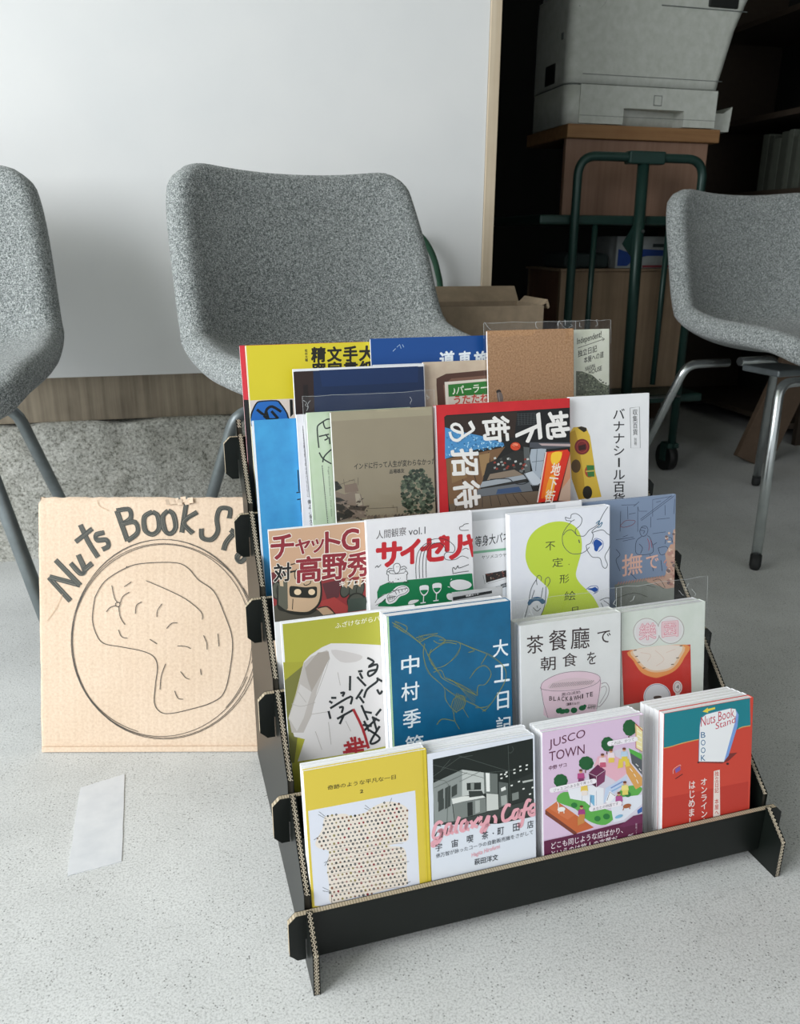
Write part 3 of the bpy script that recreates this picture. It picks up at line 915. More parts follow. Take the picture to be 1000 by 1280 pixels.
b = Book('book', 1, (830, 896), (937.6, 868.6), .0, .009, '#d24a38', 'red and teal book with a drawn white signboard, far right of the front row', width=.1195)
s = b.art().tr(800, 855, 6.244)
s.rect(.0002, .0002, b.W - .0002, b.H - .0002, '#cf4636')
s.poly([(180, 230), (860, 60), (862, 325), (780, 345), (700, 380), (560, 410), (450, 432), (330, 460), (240, 490), (175, 500)], '#17808c')
s.line([(175, 502), (240, 489), (330, 462), (450, 434), (560, 412)], 7, '#d6a85e', 3); s.line([(770, 348), (800, 335), (862, 325)], 7, '#d6a85e')
s.poly([(140, 900), (845, 760), (840, 1010), (140, 1170)], '#c03a2e')
s.poly([(445, 612), (660, 545), (760, 535), (690, 600), (640, 620)], '#7c2f2c')
s.poly([(655, 605), (690, 560), (760, 330), (770, 240), (750, 205), (730, 300)], '#7aa0dd')
s.poly([(458, 605), (465, 340), (480, 265), (520, 235), (700, 190), (745, 195), (752, 230), (740, 300), (690, 480), (655, 607)], '#eff1f3')
s.line([(458, 605), (465, 340), (480, 265), (520, 235), (700, 190)], 4, '#5c8fb0', 3)
s.t('Nuts Book', 475, 335, 735, 255, 75, '#c1324a', -.01); s.t('Stand', 590, 355, 745, 300, 52, '#c1324a', -.01)
for i, ch_ in enumerate('BOOK'): s.t(ch_, 475, 420 + i * 60, 510, 418 + i * 60, 44, '#2b6a95', .004)
s.poly([(487, 215), (530, 182), (528, 195), (585, 180), (586, 195), (530, 212), (532, 225)], '#e8d44e')
s.ell(455, 612, 9, 7, '#3a2224', n=8); s.ell(683, 622, 12, 9, '#3a2224', n=8)
s.line([(258, 700), (262, 665), (310, 632), (318, 640)], 4, '#e9b7b0', 3); s.poly([(272, 665), (312, 640), (316, 670), (280, 695)], '#7b5fa8'); s.line([(275, 740), (332, 703)], 6, '#4a1f22')
s.poly([(575, 680), (622, 668), (625, 1052), (570, 1070)], '#eeded6')
s.tv('独立日記　本屋への道', 598, 678, 598, 1110, 34, '#c44538', .01, -.15)
s.tv('オンライン古本', 497, 730, 500, 1170, 56, '#f1e3de', .014, -.12); s.tv('はじめました', 405, 750, 398, 1180, 56, '#f1e3de', .014, -.12)
b.done()
stack_behind(b, 4, .0078, ['white copy directly behind the red signboard book', 'second white copy behind the red signboard book', 'third white copy behind the red signboard book', 'rearmost white copy behind the red signboard book'], 'copies behind the front row books', shift=(-.0008, 0))

# ===== row 2 =====
b = Book('magazine', 2, (345, 778.5), (521, 756), .028, .003, '#eceef0', 'olive magazine showing crumpled white cloth with brushed black characters, left of second row', width=.150)
s = b.art().tr(340, 750, 6.093)
s.rect(.0022, .002, b.W - .002, b.H - .0025, '#a9a83a')
s.poly([(45, 480), (250, 470), (240, 520), (60, 900)], '#a19f36')
s.poly([(60, 620), (235, 500), (130, 900), (200, 1000), (170, 1240), (140, 1240)], '#74743a')
cl_ = [(243, 470), (290, 420), (380, 360), (450, 330), (560, 330), (680, 335), (860, 345), (880, 700), (880, 1110), (700, 1150), (400, 1200), (195, 1230), (250, 1060), (170, 1040), (125, 900), (180, 720)]
s.poly(cl_, '#d5d2d1')
s.poly([(243, 480), (300, 430), (420, 380), (440, 440), (400, 520), (340, 700), (300, 880), (240, 1010), (150, 1010), (128, 900), (180, 720)], '#b7b1ac')
s.poly([(300, 700), (250, 520), (350, 400), (430, 390), (440, 440), (390, 540)], '#a39b93')
s.poly([(130, 900), (215, 640), (300, 700), (240, 900), (190, 1000)], '#c9c5c2')
s.poly([(450, 380), (600, 400), (690, 430), (640, 470), (520, 470)], '#c4bfbd', 3)
for a in [[(245, 480), (270, 600), (305, 700)], [(440, 440), (400, 560), (310, 800)], [(500, 550), (520, 650)], [(150, 790), (220, 810), (330, 780)], [(200, 700), (260, 780)], [(330, 1000), (380, 1140)], [(430, 930), (450, 1100)], [(300, 870), (430, 850)], [(560, 920), (600, 1000)]]:
    s.line(a, 4, '#a9a4a0', 4)
s.t('ふざけながらバイト', 480, 218, 915, 140, 42, '#f2f1dd', .0)
Q = '#24292b'
for a in [[(595, 578), (593, 690)], [(655, 545), (690, 540)], [(648, 585), (715, 655)], [(668, 555), (690, 600)], [(725, 440), (775, 470), (735, 510), (800, 490), (790, 545), (740, 580), (735, 545), (800, 530)], [(700, 745), (725, 680), (800, 620), (800, 590)], [(640, 755), (690, 680)], [(665, 735), (700, 785)],
          [(435, 770), (460, 785)], [(450, 745), (490, 745)], [(520, 710), (550, 705), (535, 735)], [(443, 825), (600, 735), (598, 795)], [(430, 845), (445, 905)], [(510, 820), (540, 815), (530, 860)], [(495, 905), (620, 835)], [(545, 880), (515, 945)],
          [(680, 800), (730, 915)], [(705, 850), (760, 860)], [(790, 880), (830, 830)], [(690, 950), (760, 960)], [(700, 920), (740, 1000)], [(760, 890), (820, 920)], [(690, 1005), (800, 900)], [(740, 990), (820, 1050), (780, 1090), (750, 1080), (820, 960)], [(770, 900), (800, 1000)], [(800, 680), (820, 715), (840, 690)], [(805, 600), (840, 620)]]:
    s.line(a, 17, Q, 4)
RD = '#a02c33'
for a in [[(618, 830), (690, 980), (735, 1130)], [(600, 1045), (615, 1080)], [(545, 1110), (700, 1080)], [(560, 1140), (720, 1110)], [(630, 1040), (640, 1165)], [(575, 1075), (600, 1160)], [(540, 1160), (700, 1140)], [(660, 1050), (690, 1120)], [(600, 1110), (560, 1165)]]:
    s.line(a, 20, RD, 3)
b.done()

b = Book('book', 2, (483.5, 773.5), (640, 748), .0, .014, '#0f6088', 'deep blue book with white vertical lettering and fine gold line drawing, second row', width=.1435)
s = b.art().tr(470, 740, 5.556)
s.rect(.0002, .0002, .0022, b.H - .0002, '#b9dcae')
for i, (ch_, x, y) in enumerate([('中', 177, 575), ('村', 177, 762), ('季', 188, 950), ('節', 205, 1130)]): s.t(ch_, x, y, x + 122, y - 18, 125, '#e6eef2', .012)
for i, (ch_, x, y) in enumerate([('大', 812, 455), ('工', 822, 630), ('日', 842, 818), ('記', 835, 990)]): s.t(ch_, x, y, x + (105 if i != 2 else 80), y - 15, 118, '#e6eef2', .012)
G = '#7c8650'
rnd = random.Random(5)
gold = [[(110, 210), (180, 250), (280, 330), (340, 390), (360, 440), (430, 560)], [(120, 235), (230, 300), (300, 350)], [(130, 200), (210, 240), (200, 280), (150, 250), (130, 215)], [(280, 320), (330, 300), (430, 285)], [(300, 350), (400, 300), (480, 330), (440, 360), (400, 340)],
        [(340, 360), (330, 440), (370, 560), (470, 660), (480, 740), (520, 800), (560, 840)], [(380, 400), (370, 470), (440, 560), (480, 610), (700, 720)], [(440, 330), (580, 350), (560, 430), (480, 510), (400, 530)], [(580, 350), (700, 400), (800, 440), (890, 520), (900, 600), (850, 700), (780, 800), (740, 830)],
        [(400, 560), (450, 540), (480, 600)], [(480, 600), (600, 650), (690, 710)], [(470, 660), (560, 720), (700, 790), (760, 830)], [(520, 800), (540, 740), (600, 720), (620, 780), (560, 830), (520, 800)], [(700, 720), (710, 650), (760, 640), (800, 570), (760, 510), (700, 530), (650, 600)],
        [(540, 830), (545, 890), (580, 950)], [(420, 920), (460, 880), (545, 895)], [(600, 800), (640, 870)], [(690, 800), (780, 790), (850, 700)], [(360, 440), (400, 400), (480, 350), (560, 360)], [(770, 430), (730, 500)], [(620, 370), (680, 400), (640, 420)]]
for a in gold:
    s.line(a, 3, G, 4); s.line([(x + rnd.uniform(-6, 6), y + rnd.uniform(-6, 6)) for x, y in a], 2.2, G, 4)
for i in range(9): s.line([(560 + i * 8, 700 + i * 3), (530 + i * 10, 830 - i * 3)], 2.5, '#808a52')
for i in range(8): s.line([(150 + i * 6, 205 + i * 9), (120 + i * 10, 225 + i * 8)], 2, '#808a52')
for i in range(7): s.line([(290 + i * 9, 350 - i * 5), (300 + i * 9, 300 + i * 4)], 2.5, '#808a52')
for i in range(6): s.line([(480 + i * 12, 590 + i * 5), (700 - i * 3, 700 + i * 16)], 1.8, G)
b.done()
stack_behind(b, 2, .0062, ['white copy directly behind the deep blue carpenter diary', 'rear white copy behind the deep blue carpenter diary'], 'copies behind the deep blue book', shift=(-.0005, 0))

b = Book('book', 2, (650.5, 780), (777, 767), .001, .012, '#e8eae9', 'white book with hand lettered title over a pink cup drawing, second row', width=.1285)
s = b.art().tr(640, 740, 6.667)
BR = '#3a2c2c'
for ch_, x, y, w_, h_ in [('茶', 122, 518, 140, 150), ('餐', 308, 492, 150, 170), ('廳', 490, 478, 155, 178), ('で', 712, 430, 110, 100)]: s.t(ch_, x, y, x + w_, y - 12, h_, BR, .004)
for ch_, x, y, w_, h_ in [('朝', 238, 658, 125, 115), ('食', 420, 625, 122, 112), ('を', 625, 608, 75, 105)]: s.t(ch_, x, y, x + w_, y - 10, h_, BR, .004)
s.line([(735, 770), (780, 755), (808, 800), (795, 870), (740, 945), (715, 955)], 5, '#9b8f94', 5); s.line([(738, 800), (775, 785), (785, 830), (730, 930)], 4, '#9b8f94', 5)
s.poly([(240, 790), (270, 740), (400, 680), (560, 660), (690, 680), (735, 720), (740, 800), (700, 975), (690, 1000), (300, 1050), (265, 930)], '#edd3de', 3)
s.line([(240, 790), (270, 740), (400, 680), (560, 660), (690, 680), (735, 720), (690, 770), (560, 810), (380, 825), (250, 810), (240, 790)], 4, '#8a7a84', 4)
s.line([(240, 795), (262, 930), (300, 1050)], 4, '#8a7a84'); s.line([(738, 730), (725, 860), (705, 975)], 4, '#8a7a84')
s.poly([(300, 800), (330, 760), (460, 720), (600, 718), (690, 745), (690, 765), (560, 800), (400, 818)], '#e3ccd3', 3)
for i in range(22): s.line([(315 + i * 16, 800 - i * 1.5), (345 + i * 16, 760 - i * 1.2)], 3, '#55494c')
for i, c_ in enumerate('BLACK&WHITE'):
    x = 310 + i * 34; y = 905 + 18 * math.sin(i / 10 * math.pi) - i * 3.5
    s.t(c_, x, y, x + (30 if c_ == 'W' else 8 if c_ == 'I' else 23), y - 3, 36, '#3c3135', .012)
s.t('黒白淡奶', 412, 868, 568, 845, 26, '#5a4a50'); s.t('（濃厚ミルク）', 450, 948, 560, 936, 24, '#5a4a50', .02)
for (x, y, rx, ry) in [(385, 990, 20, 22), (420, 995, 30, 20), (455, 990, 24, 20), (515, 985, 28, 24), (585, 965, 30, 22), (605, 950, 14, 14), (400, 975, 14, 12)]: s.ell(x, y, rx, ry, '#1f6a40', -15, n=12)
for i in range(5): s.line([(632 + i * 14, 975), (640 + i * 13, 935)], 4, '#4c5a4c')
s.line([(625, 965), (700, 950)], 4, '#4c5a4c')
b.done(); sleeve(b, .028, .003, .003, seed=3)
stack_behind(b, 1, .012, ['white copy directly behind the pink cup book'], 'copies in the second row', gap=.003)

b = Book('book', 2, (777, 765), (880, 753), .006, .012, '#dfe6dd', 'pale green booklet in clear bag with two red seal circles, right of second row', width=.116)
s = b.art().tr(760, 740, 7.143)
for cx, cy in ((345, 357), (560, 338)): s.ell(cx, cy, 118, 122, '#a98f96', w=4, n=40)
for cx, cy in ((345, 357), (560, 338)): s.ell(cx, cy, 112, 116, '#eaeae9', n=40)
s.ell(345, 357, 98, 102, '#e9e3e4', n=30); s.ell(560, 338, 98, 102, '#e9e3e4', n=30)
s.t('樂', 280, 432, 428, 418, 145, '#e2899a', .03); s.t('樂', 280, 432, 428, 418, 145, '#f3dfe2', -.008)
s.t('園', 485, 405, 622, 392, 135, '#e2899a', .03); s.t('園', 485, 405, 622, 392, 135, '#f3dfe2', -.008)
s.poly([(120, 525), (735, 468), (745, 910), (140, 1010)], '#cf3a32')
s.poly([(200, 520), (230, 620), (300, 720), (400, 762), (470, 758), (600, 700), (680, 590), (700, 470)], '#f0a05c', 4)
s.poly([(225, 516), (250, 610), (330, 690), (430, 718), (560, 690), (640, 600), (660, 474)], '#eecba6', 4)
s.poly([(245, 514), (270, 600), (340, 675), (430, 700), (550, 675), (620, 590), (640, 476)], '#efe5da', 4)
for a in [[(290, 540), (380, 560), (350, 620)], [(420, 520), (500, 600), (430, 660)], [(520, 540), (600, 510)]]: s.line(a, 4, '#e3c9b8', 4)
for x, y in ((243, 522), (255, 577), (275, 630), (320, 680), (652, 482), (620, 590), (575, 648)): s.line([(x - 12, y), (x + 12, y - 4)], 8, '#6d5a52')
s.ell(438, 935, 122, 120, '#f1f0f0', n=36); s.ell(438, 935, 112, 112, '#6d78a6', w=4, n=36); s.ell(438, 935, 108, 108, '#e3e7ea', n=36)
s.ell(620, 850, 42, 58, '#eceae8', n=20); s.ell(620, 850, 30, 44, '#b1484a', w=4, n=20); s.t('4', 608, 865, 634, 862, 34, '#3b2e2e')
s.poly([(600, 900), (640, 900), (635, 940), (605, 940)], '#e9e4e2'); s.poly([(405, 935), (440, 925), (475, 930), (470, 950), (420, 960)], '#5a5048', 2)
b.done(); sleeve(b, .030, .004, .006, seed=4)
stack_behind(b, 1, .010, ['pale copy directly behind the two-seal booklet'], 'copies in the second row', gap=.003)

# loyalty card peeping up between rows 2 and 3
b = Book('card', 2, (565, 742), (628, 731.5), .030, .0006, '#e9eaea', 'small white card with a black stripe peeping up behind the deep blue book', 'card')
s = b.art().tr(560, 625, 7.143)
s.poly([(42, 868), (392, 808), (393, 832), (44, 898)], '#1c1f1f'); s.t('読書カード', 160, 865, 275, 845, 16, '#e9eaea', .01); s.t('コーヒー店', 190, 808, 268, 795, 14, '#555')if False else None
s.line([(35, 920), (390, 860)], 2, '#a0a4a4')
b.done()

# ===== row 3 =====
b = Book('magazine', 3, (329, 662.4), (456.5, 652), .009, .004, '#eceded', 'tan and maroon comic cover with a helmeted robot head, left end of third row', width=.116)
s = b.art().tr(320, 640, 7.143)
s.poly([(75, 175), (975, 88), (985, 870), (100, 975)], '#c9a385')
s.poly([(88, 545), (260, 530), (700, 600), (975, 570), (985, 880), (110, 980)], '#8f3436')
s.poly([(90, 548), (260, 532), (220, 640), (130, 700)], '#6b2f33'); s.poly([(590, 640), (760, 600), (740, 760), (640, 800)], '#5b3034'); s.poly([(560, 800), (700, 760), (830, 850), (800, 900), (620, 900)], '#a63f3c')
s.poly([(110, 850), (200, 820), (520, 870), (700, 900), (720, 920), (110, 990)], '#4d4a40')
s.poly([(540, 860), (620, 840), (700, 905), (600, 920)], '#b79a7c'); s.line([(550, 860), (640, 845), (705, 910)], 10, '#24251f', 4)
# helmet
s.ell(185, 700, 48, 82, '#24251f', n=24); s.ell(185, 700, 38, 70, '#55554a', n=24); s.ell(200, 700, 22, 50, '#3b3c33', n=18)
s.poly([(205, 620), (235, 560), (340, 520), (480, 520), (560, 560), (590, 680), (580, 800), (520, 880), (430, 910), (250, 890), (190, 850), (190, 700)], '#24251f', 4)
s.poly([(215, 640), (245, 580), (345, 535), (470, 535), (550, 575), (575, 680), (560, 800), (505, 865), (430, 893), (262, 872), (205, 830), (205, 700)], '#c6a98a', 4)
s.poly([(200, 640), (280, 600), (285, 860), (270, 880), (200, 830)], '#5c5c50')
s.poly([(205, 590), (240, 600), (245, 665), (215, 660)], '#cdb596')
s.poly([(300, 672), (330, 660), (440, 672), (530, 665), (545, 690), (540, 750), (500, 768), (400, 765), (320, 758), (300, 735)], '#24251f', 3)
s.ell(372, 714, 32, 27, '#e4cba9', n=20); s.ell(497, 714, 30, 27, '#e4cba9', n=20)
s.line([(330, 775), (325, 870)], 7, '#24251f'); s.line([(190, 830), (300, 900), (460, 912), (540, 870)], 16, '#24251f', 5)
s.line([(310, 470), (350, 460)], 9, '#24251f'); s.line([(365, 510), (345, 540), (350, 590), (370, 610)], 9, '#24251f', 4); s.line([(425, 640), (440, 655), (480, 640), (490, 615)], 8, '#24251f', 4)
# robot hand
for x, y, rx, ry, a in [(800, 690, 48, 80, 20), (870, 700, 40, 85, 8), (930, 690, 36, 80, 12), (900, 800, 90, 80, 0)]:
    s.ell(x, y, rx, ry, '#24251f', a, n=20); s.ell(x, y, rx * .8, ry * .85, '#4c4f46', a, n=20)
for x, y in ((800, 630), (850, 640), (920, 620)): s.poly([(x - 28, y + 20), (x + 6, y - 40), (x + 34, y - 30), (x + 10, y + 50)], '#c6a98a')
s.poly([(820, 780), (985, 760), (985, 870), (820, 895)], '#3f4a42')
MR = '#8c2c36'
for ch_, x, y, w_, h_ in [('チ', 135, 425, 200, 215), ('ャ', 352, 380, 130, 130), ('ッ', 495, 365, 110, 115), ('ト', 620, 365, 130, 185), ('G', 768, 345, 150, 185)]:
    s.t(ch_, x, y, x + w_, y - 14, h_, '#efe6da', .055)
for ch_, x, y, w_, h_ in [('チ', 135, 425, 200, 215), ('ャ', 352, 380, 130, 130), ('ッ', 495, 365, 110, 115), ('ト', 620, 365, 130, 185), ('G', 768, 345, 150, 185)]:
    s.t(ch_, x, y, x + w_, y - 14, h_, MR, .026)
for o_, c_ in ((.06, '#efe6da'), (.03, MR)):
    for ch_, x, y, w_, h_ in [('高', 362, 632, 215, 225), ('野', 592, 608, 215, 222), ('秀', 818, 585, 190, 215)]: s.t(ch_, x, y, x + w_, y - 18, h_, c_, o_)
s.t('対', 160, 625, 312, 610, 160, '#efe6da', .055); s.t('対', 160, 625, 312, 610, 160, '#1d1c1c', .025)
s.t('キプロス', 745, 670, 985, 640, 52, '#efe9e0', .025)
b.done()

b = Book('book', 3, (457.5, 651.5), (585, 639), .0, .008, '#e6e5e8', 'white comic with big red letters, white sketches and a green table, third row', width=.128)
s = b.art().tr(450, 635, 6.667)
s.t('人間観察', 135, 262, 385, 228, 72, '#4a4244', -.002); s.t('vol.1', 405, 228, 545, 215, 60, '#3c3c40', -.008)
GR = '#12794a'
s.poly([(150, 820), (142, 700), (165, 650), (250, 612), (500, 590), (910, 545), (935, 545), (960, 750), (960, 830)], GR, 0)
RE = '#c2262f'
for ch_, x, y, w_, h_ in [('サ', 142, 492, 200, 195), ('イ', 342, 468, 155, 190), ('ゼ', 510, 447, 210, 200), ('リ', 715, 428, 130, 185), ('ヤ', 860, 410, 160, 180)]:
    s.t(ch_, x, y, x + w_, y - 16, h_, RE, .045)
L = '#2f3333'


def wl(a, w=5, c=L, sm=5, cl=False): s.line(a, w, c, sm, cl)


for k in range(4): wl([(468 + k * 28, 590 - k * 4), (465 + k * 28, 480), (480 + k * 26, 380), (520 + k * 22, 320), (560 + k * 20, 290)], 5)
wl([(560, 275), (640, 255), (720, 265), (780, 310), (790, 350), (770, 375)]); wl([(600, 300), (660, 290), (700, 320), (720, 370)])
wl([(770, 370), (720, 370), (700, 400), (720, 430), (790, 430), (850, 400), (905, 420)]); wl([(850, 350), (880, 335), (905, 345)])
wl([(905, 130), (870, 135), (855, 150), (830, 160), (840, 185), (905, 185)]); wl([(125, 498), (145, 480), (150, 495), (175, 470)])
# two sheep-like figures
s.poly([(240, 560), (230, 545), (240, 530), (300, 540), (370, 530), (395, 545), (390, 600), (380, 612), (240, 622), (232, 590)], '#e9e8ea', 4)
wl([(240, 560), (222, 550), (230, 530), (250, 540)]); wl([(370, 535), (385, 525), (398, 545), (385, 558)]); wl([(235, 560), (236, 610)]); wl([(390, 550), (388, 600)]); wl([(245, 545), (300, 548), (370, 540)])
s.poly([(280, 480), (300, 462), (325, 466), (335, 490), (325, 530), (300, 545), (282, 520)], '#e9e8ea', 4); wl([(280, 480), (300, 462), (325, 466), (335, 490), (325, 530), (300, 545), (282, 520)], 5, L, 4, True)
wl([(270, 505), (240, 505), (220, 530)]); wl([(280, 525), (250, 520), (240, 535)]); wl([(340, 495), (370, 485), (390, 505)]); wl([(340, 515), (370, 505), (380, 520)])
for x in (235, 260, 360, 385): wl([(x, 628), (x + 12, 612), (x + 22, 625)], 5)
s.ell(318, 594, 6, 5, L, n=8); s.ell(298, 588, 3, 3, L, n=6); s.ell(335, 585, 3, 3, L, n=6); s.ell(305, 490, 3, 3, L, n=6); s.ell(318, 488, 3, 3, L, n=6)
# grilled food and glasses
WH = '#e9e8ea'
s.poly([(215, 740), (225, 715), (260, 700), (300, 660), (350, 645), (395, 655), (410, 690), (380, 720), (330, 740), (290, 785), (240, 800), (215, 780)], WH, 4)
wl([(225, 740), (240, 715), (280, 695), (320, 665), (370, 655), (400, 680), (375, 710), (320, 730), (280, 770), (240, 780), (225, 740)], 4)
for k in range(4): wl([(245 + k * 14, 725 + k * 2), (240 + k * 14, 770 - k * 4)], 5); wl([(290 + k * 28, 690 - k * 7), (305 + k * 24, 720 - k * 12)], 5)
wl([(225, 750), (300, 735)], 5); wl([(270, 690), (395, 668)], 5)
s.poly([(125, 790), (150, 755), (210, 715), (220, 740), (170, 790), (140, 812)], WH, 4); wl([(125, 790), (150, 755), (215, 715)], 4); wl([(130, 810), (170, 790), (215, 760)], 4)
s.poly([(400, 800), (420, 770), (490, 765), (470, 785), (430, 800)], WH, 3)
for x, y in ((535, 690), (642, 672)):
    s.poly([(x - 35, y - 40), (x + 32, y - 45), (x + 33, y + 5), (x + 10, y + 38), (x - 15, y + 38), (x - 35, y + 5)], WH, 3)
    s.poly([(x - 28, y - 5), (x + 26, y - 8), (x + 24, y + 8), (x + 5, y + 28), (x - 12, y + 28), (x - 28, y + 8)], GR, 3)
    wl([(x - 5, y + 38), (x - 8, y + 98)], 7, WH); wl([(x - 32, y + 102), (x + 12, y + 96)], 9, WH)
s.poly([(750, 640), (760, 610), (830, 595), (900, 610), (930, 640), (900, 670), (820, 685), (770, 665)], WH, 4); s.poly([(720, 730), (740, 710), (800, 720), (800, 760), (740, 765)], WH, 3)
wl([(775, 550), (770, 510), (780, 495), (795, 510), (815, 480), (825, 500), (905, 470)]); wl([(780, 545), (830, 535), (905, 525)]); wl([(730, 655), (750, 660)], 6, WH); wl([(755, 600), (765, 590)], 5, WH)
b.done()

b = Book('booklet', 3, (590, 639.5), (700, 627), .0155, .004, '#e5e6e9', 'white booklet with a mint green stripe half hidden behind the lime blob book', width=.146)
s = b.art().tr(560, 625, 7.143)
s.poly([(212, 110), (960, 40), (960, 110), (216, 190)], '#c9ccd0')
s.t('等身大パネル', 242, 422, 610, 365, 96, '#222527', .008)
s.poly([(215, 460), (560, 422), (560, 444), (216, 482)], '#7fb596')
s.t('ヤソメユウヤ著', 300, 530, 560, 502, 34, '#3b3e40')
s.poly([(318, 665), (580, 615), (590, 690), (335, 745)], '#e9eaec'); s.poly([(332, 660), (560, 620), (560, 675), (340, 738)], '#2c2624')
rnd = random.Random(9)
for i in range(26):
    x = 340 + rnd.random() * 200; y = 655 + rnd.random() * 60 - (x - 340) * .18
    s.poly([(x, y), (x + 9, y - 2), (x + 9, y + 8), (x, y + 10)], rnd.choice(['#7a3f38', '#8a6a55', '#a39386', '#4c3431', '#915048']))
s.line([(312, 670), (330, 750)], 4, '#8a8d90'); s.line([(355, 745), (560, 690)], 3, '#9a9da0')
s.poly([(425, 775), (570, 725), (575, 850), (415, 855)], '#dfe4ea')
for i in range(10): s.poly([(470 + i % 5 * 12, 755 + i // 5 * 20 - i % 5 * 4), (480 + i % 5 * 12, 750 + i // 5 * 20 - i % 5 * 4), (480 + i % 5 * 12, 768 + i // 5 * 20 - i % 5 * 4), (470 + i % 5 * 12, 772 + i // 5 * 20 - i % 5 * 4)], rnd.choice(['#2a2d30', '#5a6066']))
for i in range(5): s.line([(425, 775 + i * 10), (465, 765 + i * 10)], 3, '#6c7278')
b.done()

b = Book('book', 3, (637, 644.6), (765, 630.5), .0, .007, '#e8eaf2', 'white book with a lime green blob and ink line figures, middle of third row', width=.1345)
s = b.art().tr(560, 625, 7.143)
# lime blob traced in the wider view
s.tr(580, 600, 3.125)
LM = '#c3d845'
s.poly([(240, 290), (250, 235), (280, 195), (330, 168), (385, 162), (430, 178), (455, 215), (460, 270), (445, 330), (437, 370), (450, 400), (485, 435), (510, 465), (535, 520), (520, 545), (315, 545), (322, 480), (330, 430), (300, 395), (262, 360), (245, 325)], LM, 4)
for ch_, x, y, w_, h_ in [('不', 318, 277, 38, 34), ('定', 345, 342, 42, 36), ('形', 373, 405, 38, 34), ('絵', 392, 472, 44, 36), ('日', 422, 522, 24, 24)]: s.t(ch_, x, y, x + w_, y - 4, h_, '#33362c', -.008)
s.ell(410, 330, 2, 2, '#33362c', n=6)
N_ = '#4a5058'; BL = '#1d4fa0'
for a in [[(395, 145), (415, 150), (420, 135), (440, 132), (460, 150), (455, 175), (435, 195), (440, 215), (450, 218)], [(395, 145), (400, 158), (418, 162), (400, 185), (385, 215), (388, 255), (415, 285), (450, 288), (475, 278), (490, 262)], [(418, 162), (432, 155)],
          [(440, 215), (420, 195), (400, 200), (388, 215)], [(450, 218), (470, 218), (490, 195), (520, 175), (545, 130), (562, 105)], [(480, 270), (478, 255), (495, 245), (505, 215), (500, 200), (530, 175)], [(500, 205), (540, 195), (560, 210), (580, 220)],
          [(478, 270), (500, 300), (530, 305), (540, 335), (552, 345), (560, 330), (550, 300), (565, 270), (580, 235)], [(448, 235), (450, 245)],
          [(530, 470), (560, 460), (590, 470)], [(535, 480), (560, 520), (585, 500)], [(545, 470), (570, 490), (580, 520)]]:
    s.line(a, 2.4, N_, 5)
s.line([(448, 233), (451, 246)], 4, N_)
s.poly([(505, 245), (515, 232), (530, 238), (540, 250), (528, 262), (520, 278), (510, 275), (508, 262)], BL, 4); s.line([(500, 250), (512, 228), (540, 238), (542, 262), (525, 280)], 2, BL, 4)
s.poly([(482, 425), (500, 422), (512, 418), (522, 428), (512, 440), (500, 432)], BL, 4); s.line([(476, 428), (495, 415), (520, 415), (522, 435), (505, 445)], 2, BL, 4)
s.line([(515, 170), (530, 158), (525, 175), (540, 165), (532, 182), (520, 185)], 3, '#2d6f8f', 4)
for a in [[(285, 410), (283, 385), (292, 372), (302, 380), (300, 395)], [(316, 410), (318, 388), (330, 380), (336, 395), (326, 415)], [(285, 385), (262, 425), (250, 490), (235, 540), (222, 545)], [(262, 470), (275, 430)], [(300, 465), (308, 420)], [(320, 415), (318, 460), (312, 500), (290, 550)], [(270, 498), (285, 512), (300, 500)], [(285, 490), (287, 500)]]:
    s.line(a, 2.4, N_, 5)
s.poly([(248, 480), (260, 464), (285, 456), (305, 462), (318, 475), (305, 485), (290, 472), (270, 475), (255, 490)], '#2f6184', 3)
b.done()
stack_behind(b, 1, .006, ['white copy directly behind the lime blob book'], 'copies in the third row')

b = Book('book', 3, (717, 633.5), (848, 614), .0205, .006, '#7b8ca6', 'grey-blue book with a sketched barber scene and salmon lettering, right end of third row', width=.1475)
s = b.art().tr(690, 605, 5.882)
s.rect(.0002, .0002, b.W - .0002, b.H - .0002, '#7f90aa')
s.poly([(460, 740), (700, 690), (935, 660), (935, 880), (470, 925)], '#8b9088')
C_ = '#39435a'
for a in [[(510, 155), (620, 152)], [(555, 165), (558, 260)], [(565, 222), (615, 212)], [(630, 165), (640, 200), (700, 200)], [(650, 260), (880, 85)], [(655, 270), (895, 90)], [(740, 240), (740, 115), (880, 90)], [(770, 260), (865, 250)], [(725, 320), (727, 240)], [(740, 365), (835, 352)], [(630, 350), (630, 170)],
          [(830, 155), (832, 230)], [(895, 220), (902, 110)], [(765, 135), (800, 125)], [(520, 390), (560, 375)], [(470, 410), (600, 390)], [(520, 420), (610, 400)], [(600, 165), (640, 130)], [(930, 60), (880, 100)], [(500, 350), (505, 200)]]:
    s.line(a, 3.4, C_)
for a in [[(500, 310), (540, 270), (610, 270), (590, 300), (530, 318), (500, 310)]]: s.line(a, 4, '#7b4a58', 4)
for a in [[(645, 345), (660, 315), (690, 310), (705, 335), (695, 370), (670, 385), (650, 370), (645, 345)], [(650, 340), (680, 345), (670, 365)], [(655, 320), (690, 325)], [(660, 385), (620, 420), (615, 500), (650, 520), (730, 510), (745, 470), (720, 395), (700, 380)], [(740, 450), (770, 430)],
          [(640, 440), (665, 470), (650, 510)], [(780, 470), (840, 460), (850, 500), (800, 520), (780, 470)], [(830, 440), (840, 400), (875, 395), (885, 430)], [(470, 480), (500, 520), (470, 560), (500, 640)], [(720, 520), (745, 640)], [(800, 560), (810, 640)], [(560, 640), (620, 700)]]:
    s.line(a, 4, C_, 4)
s.line([(700, 400), (715, 440), (710, 490)], 4, '#a44a55', 4); s.line([(725, 410), (735, 470)], 4, '#a44a55', 4)
SM = '#e0b3a3'
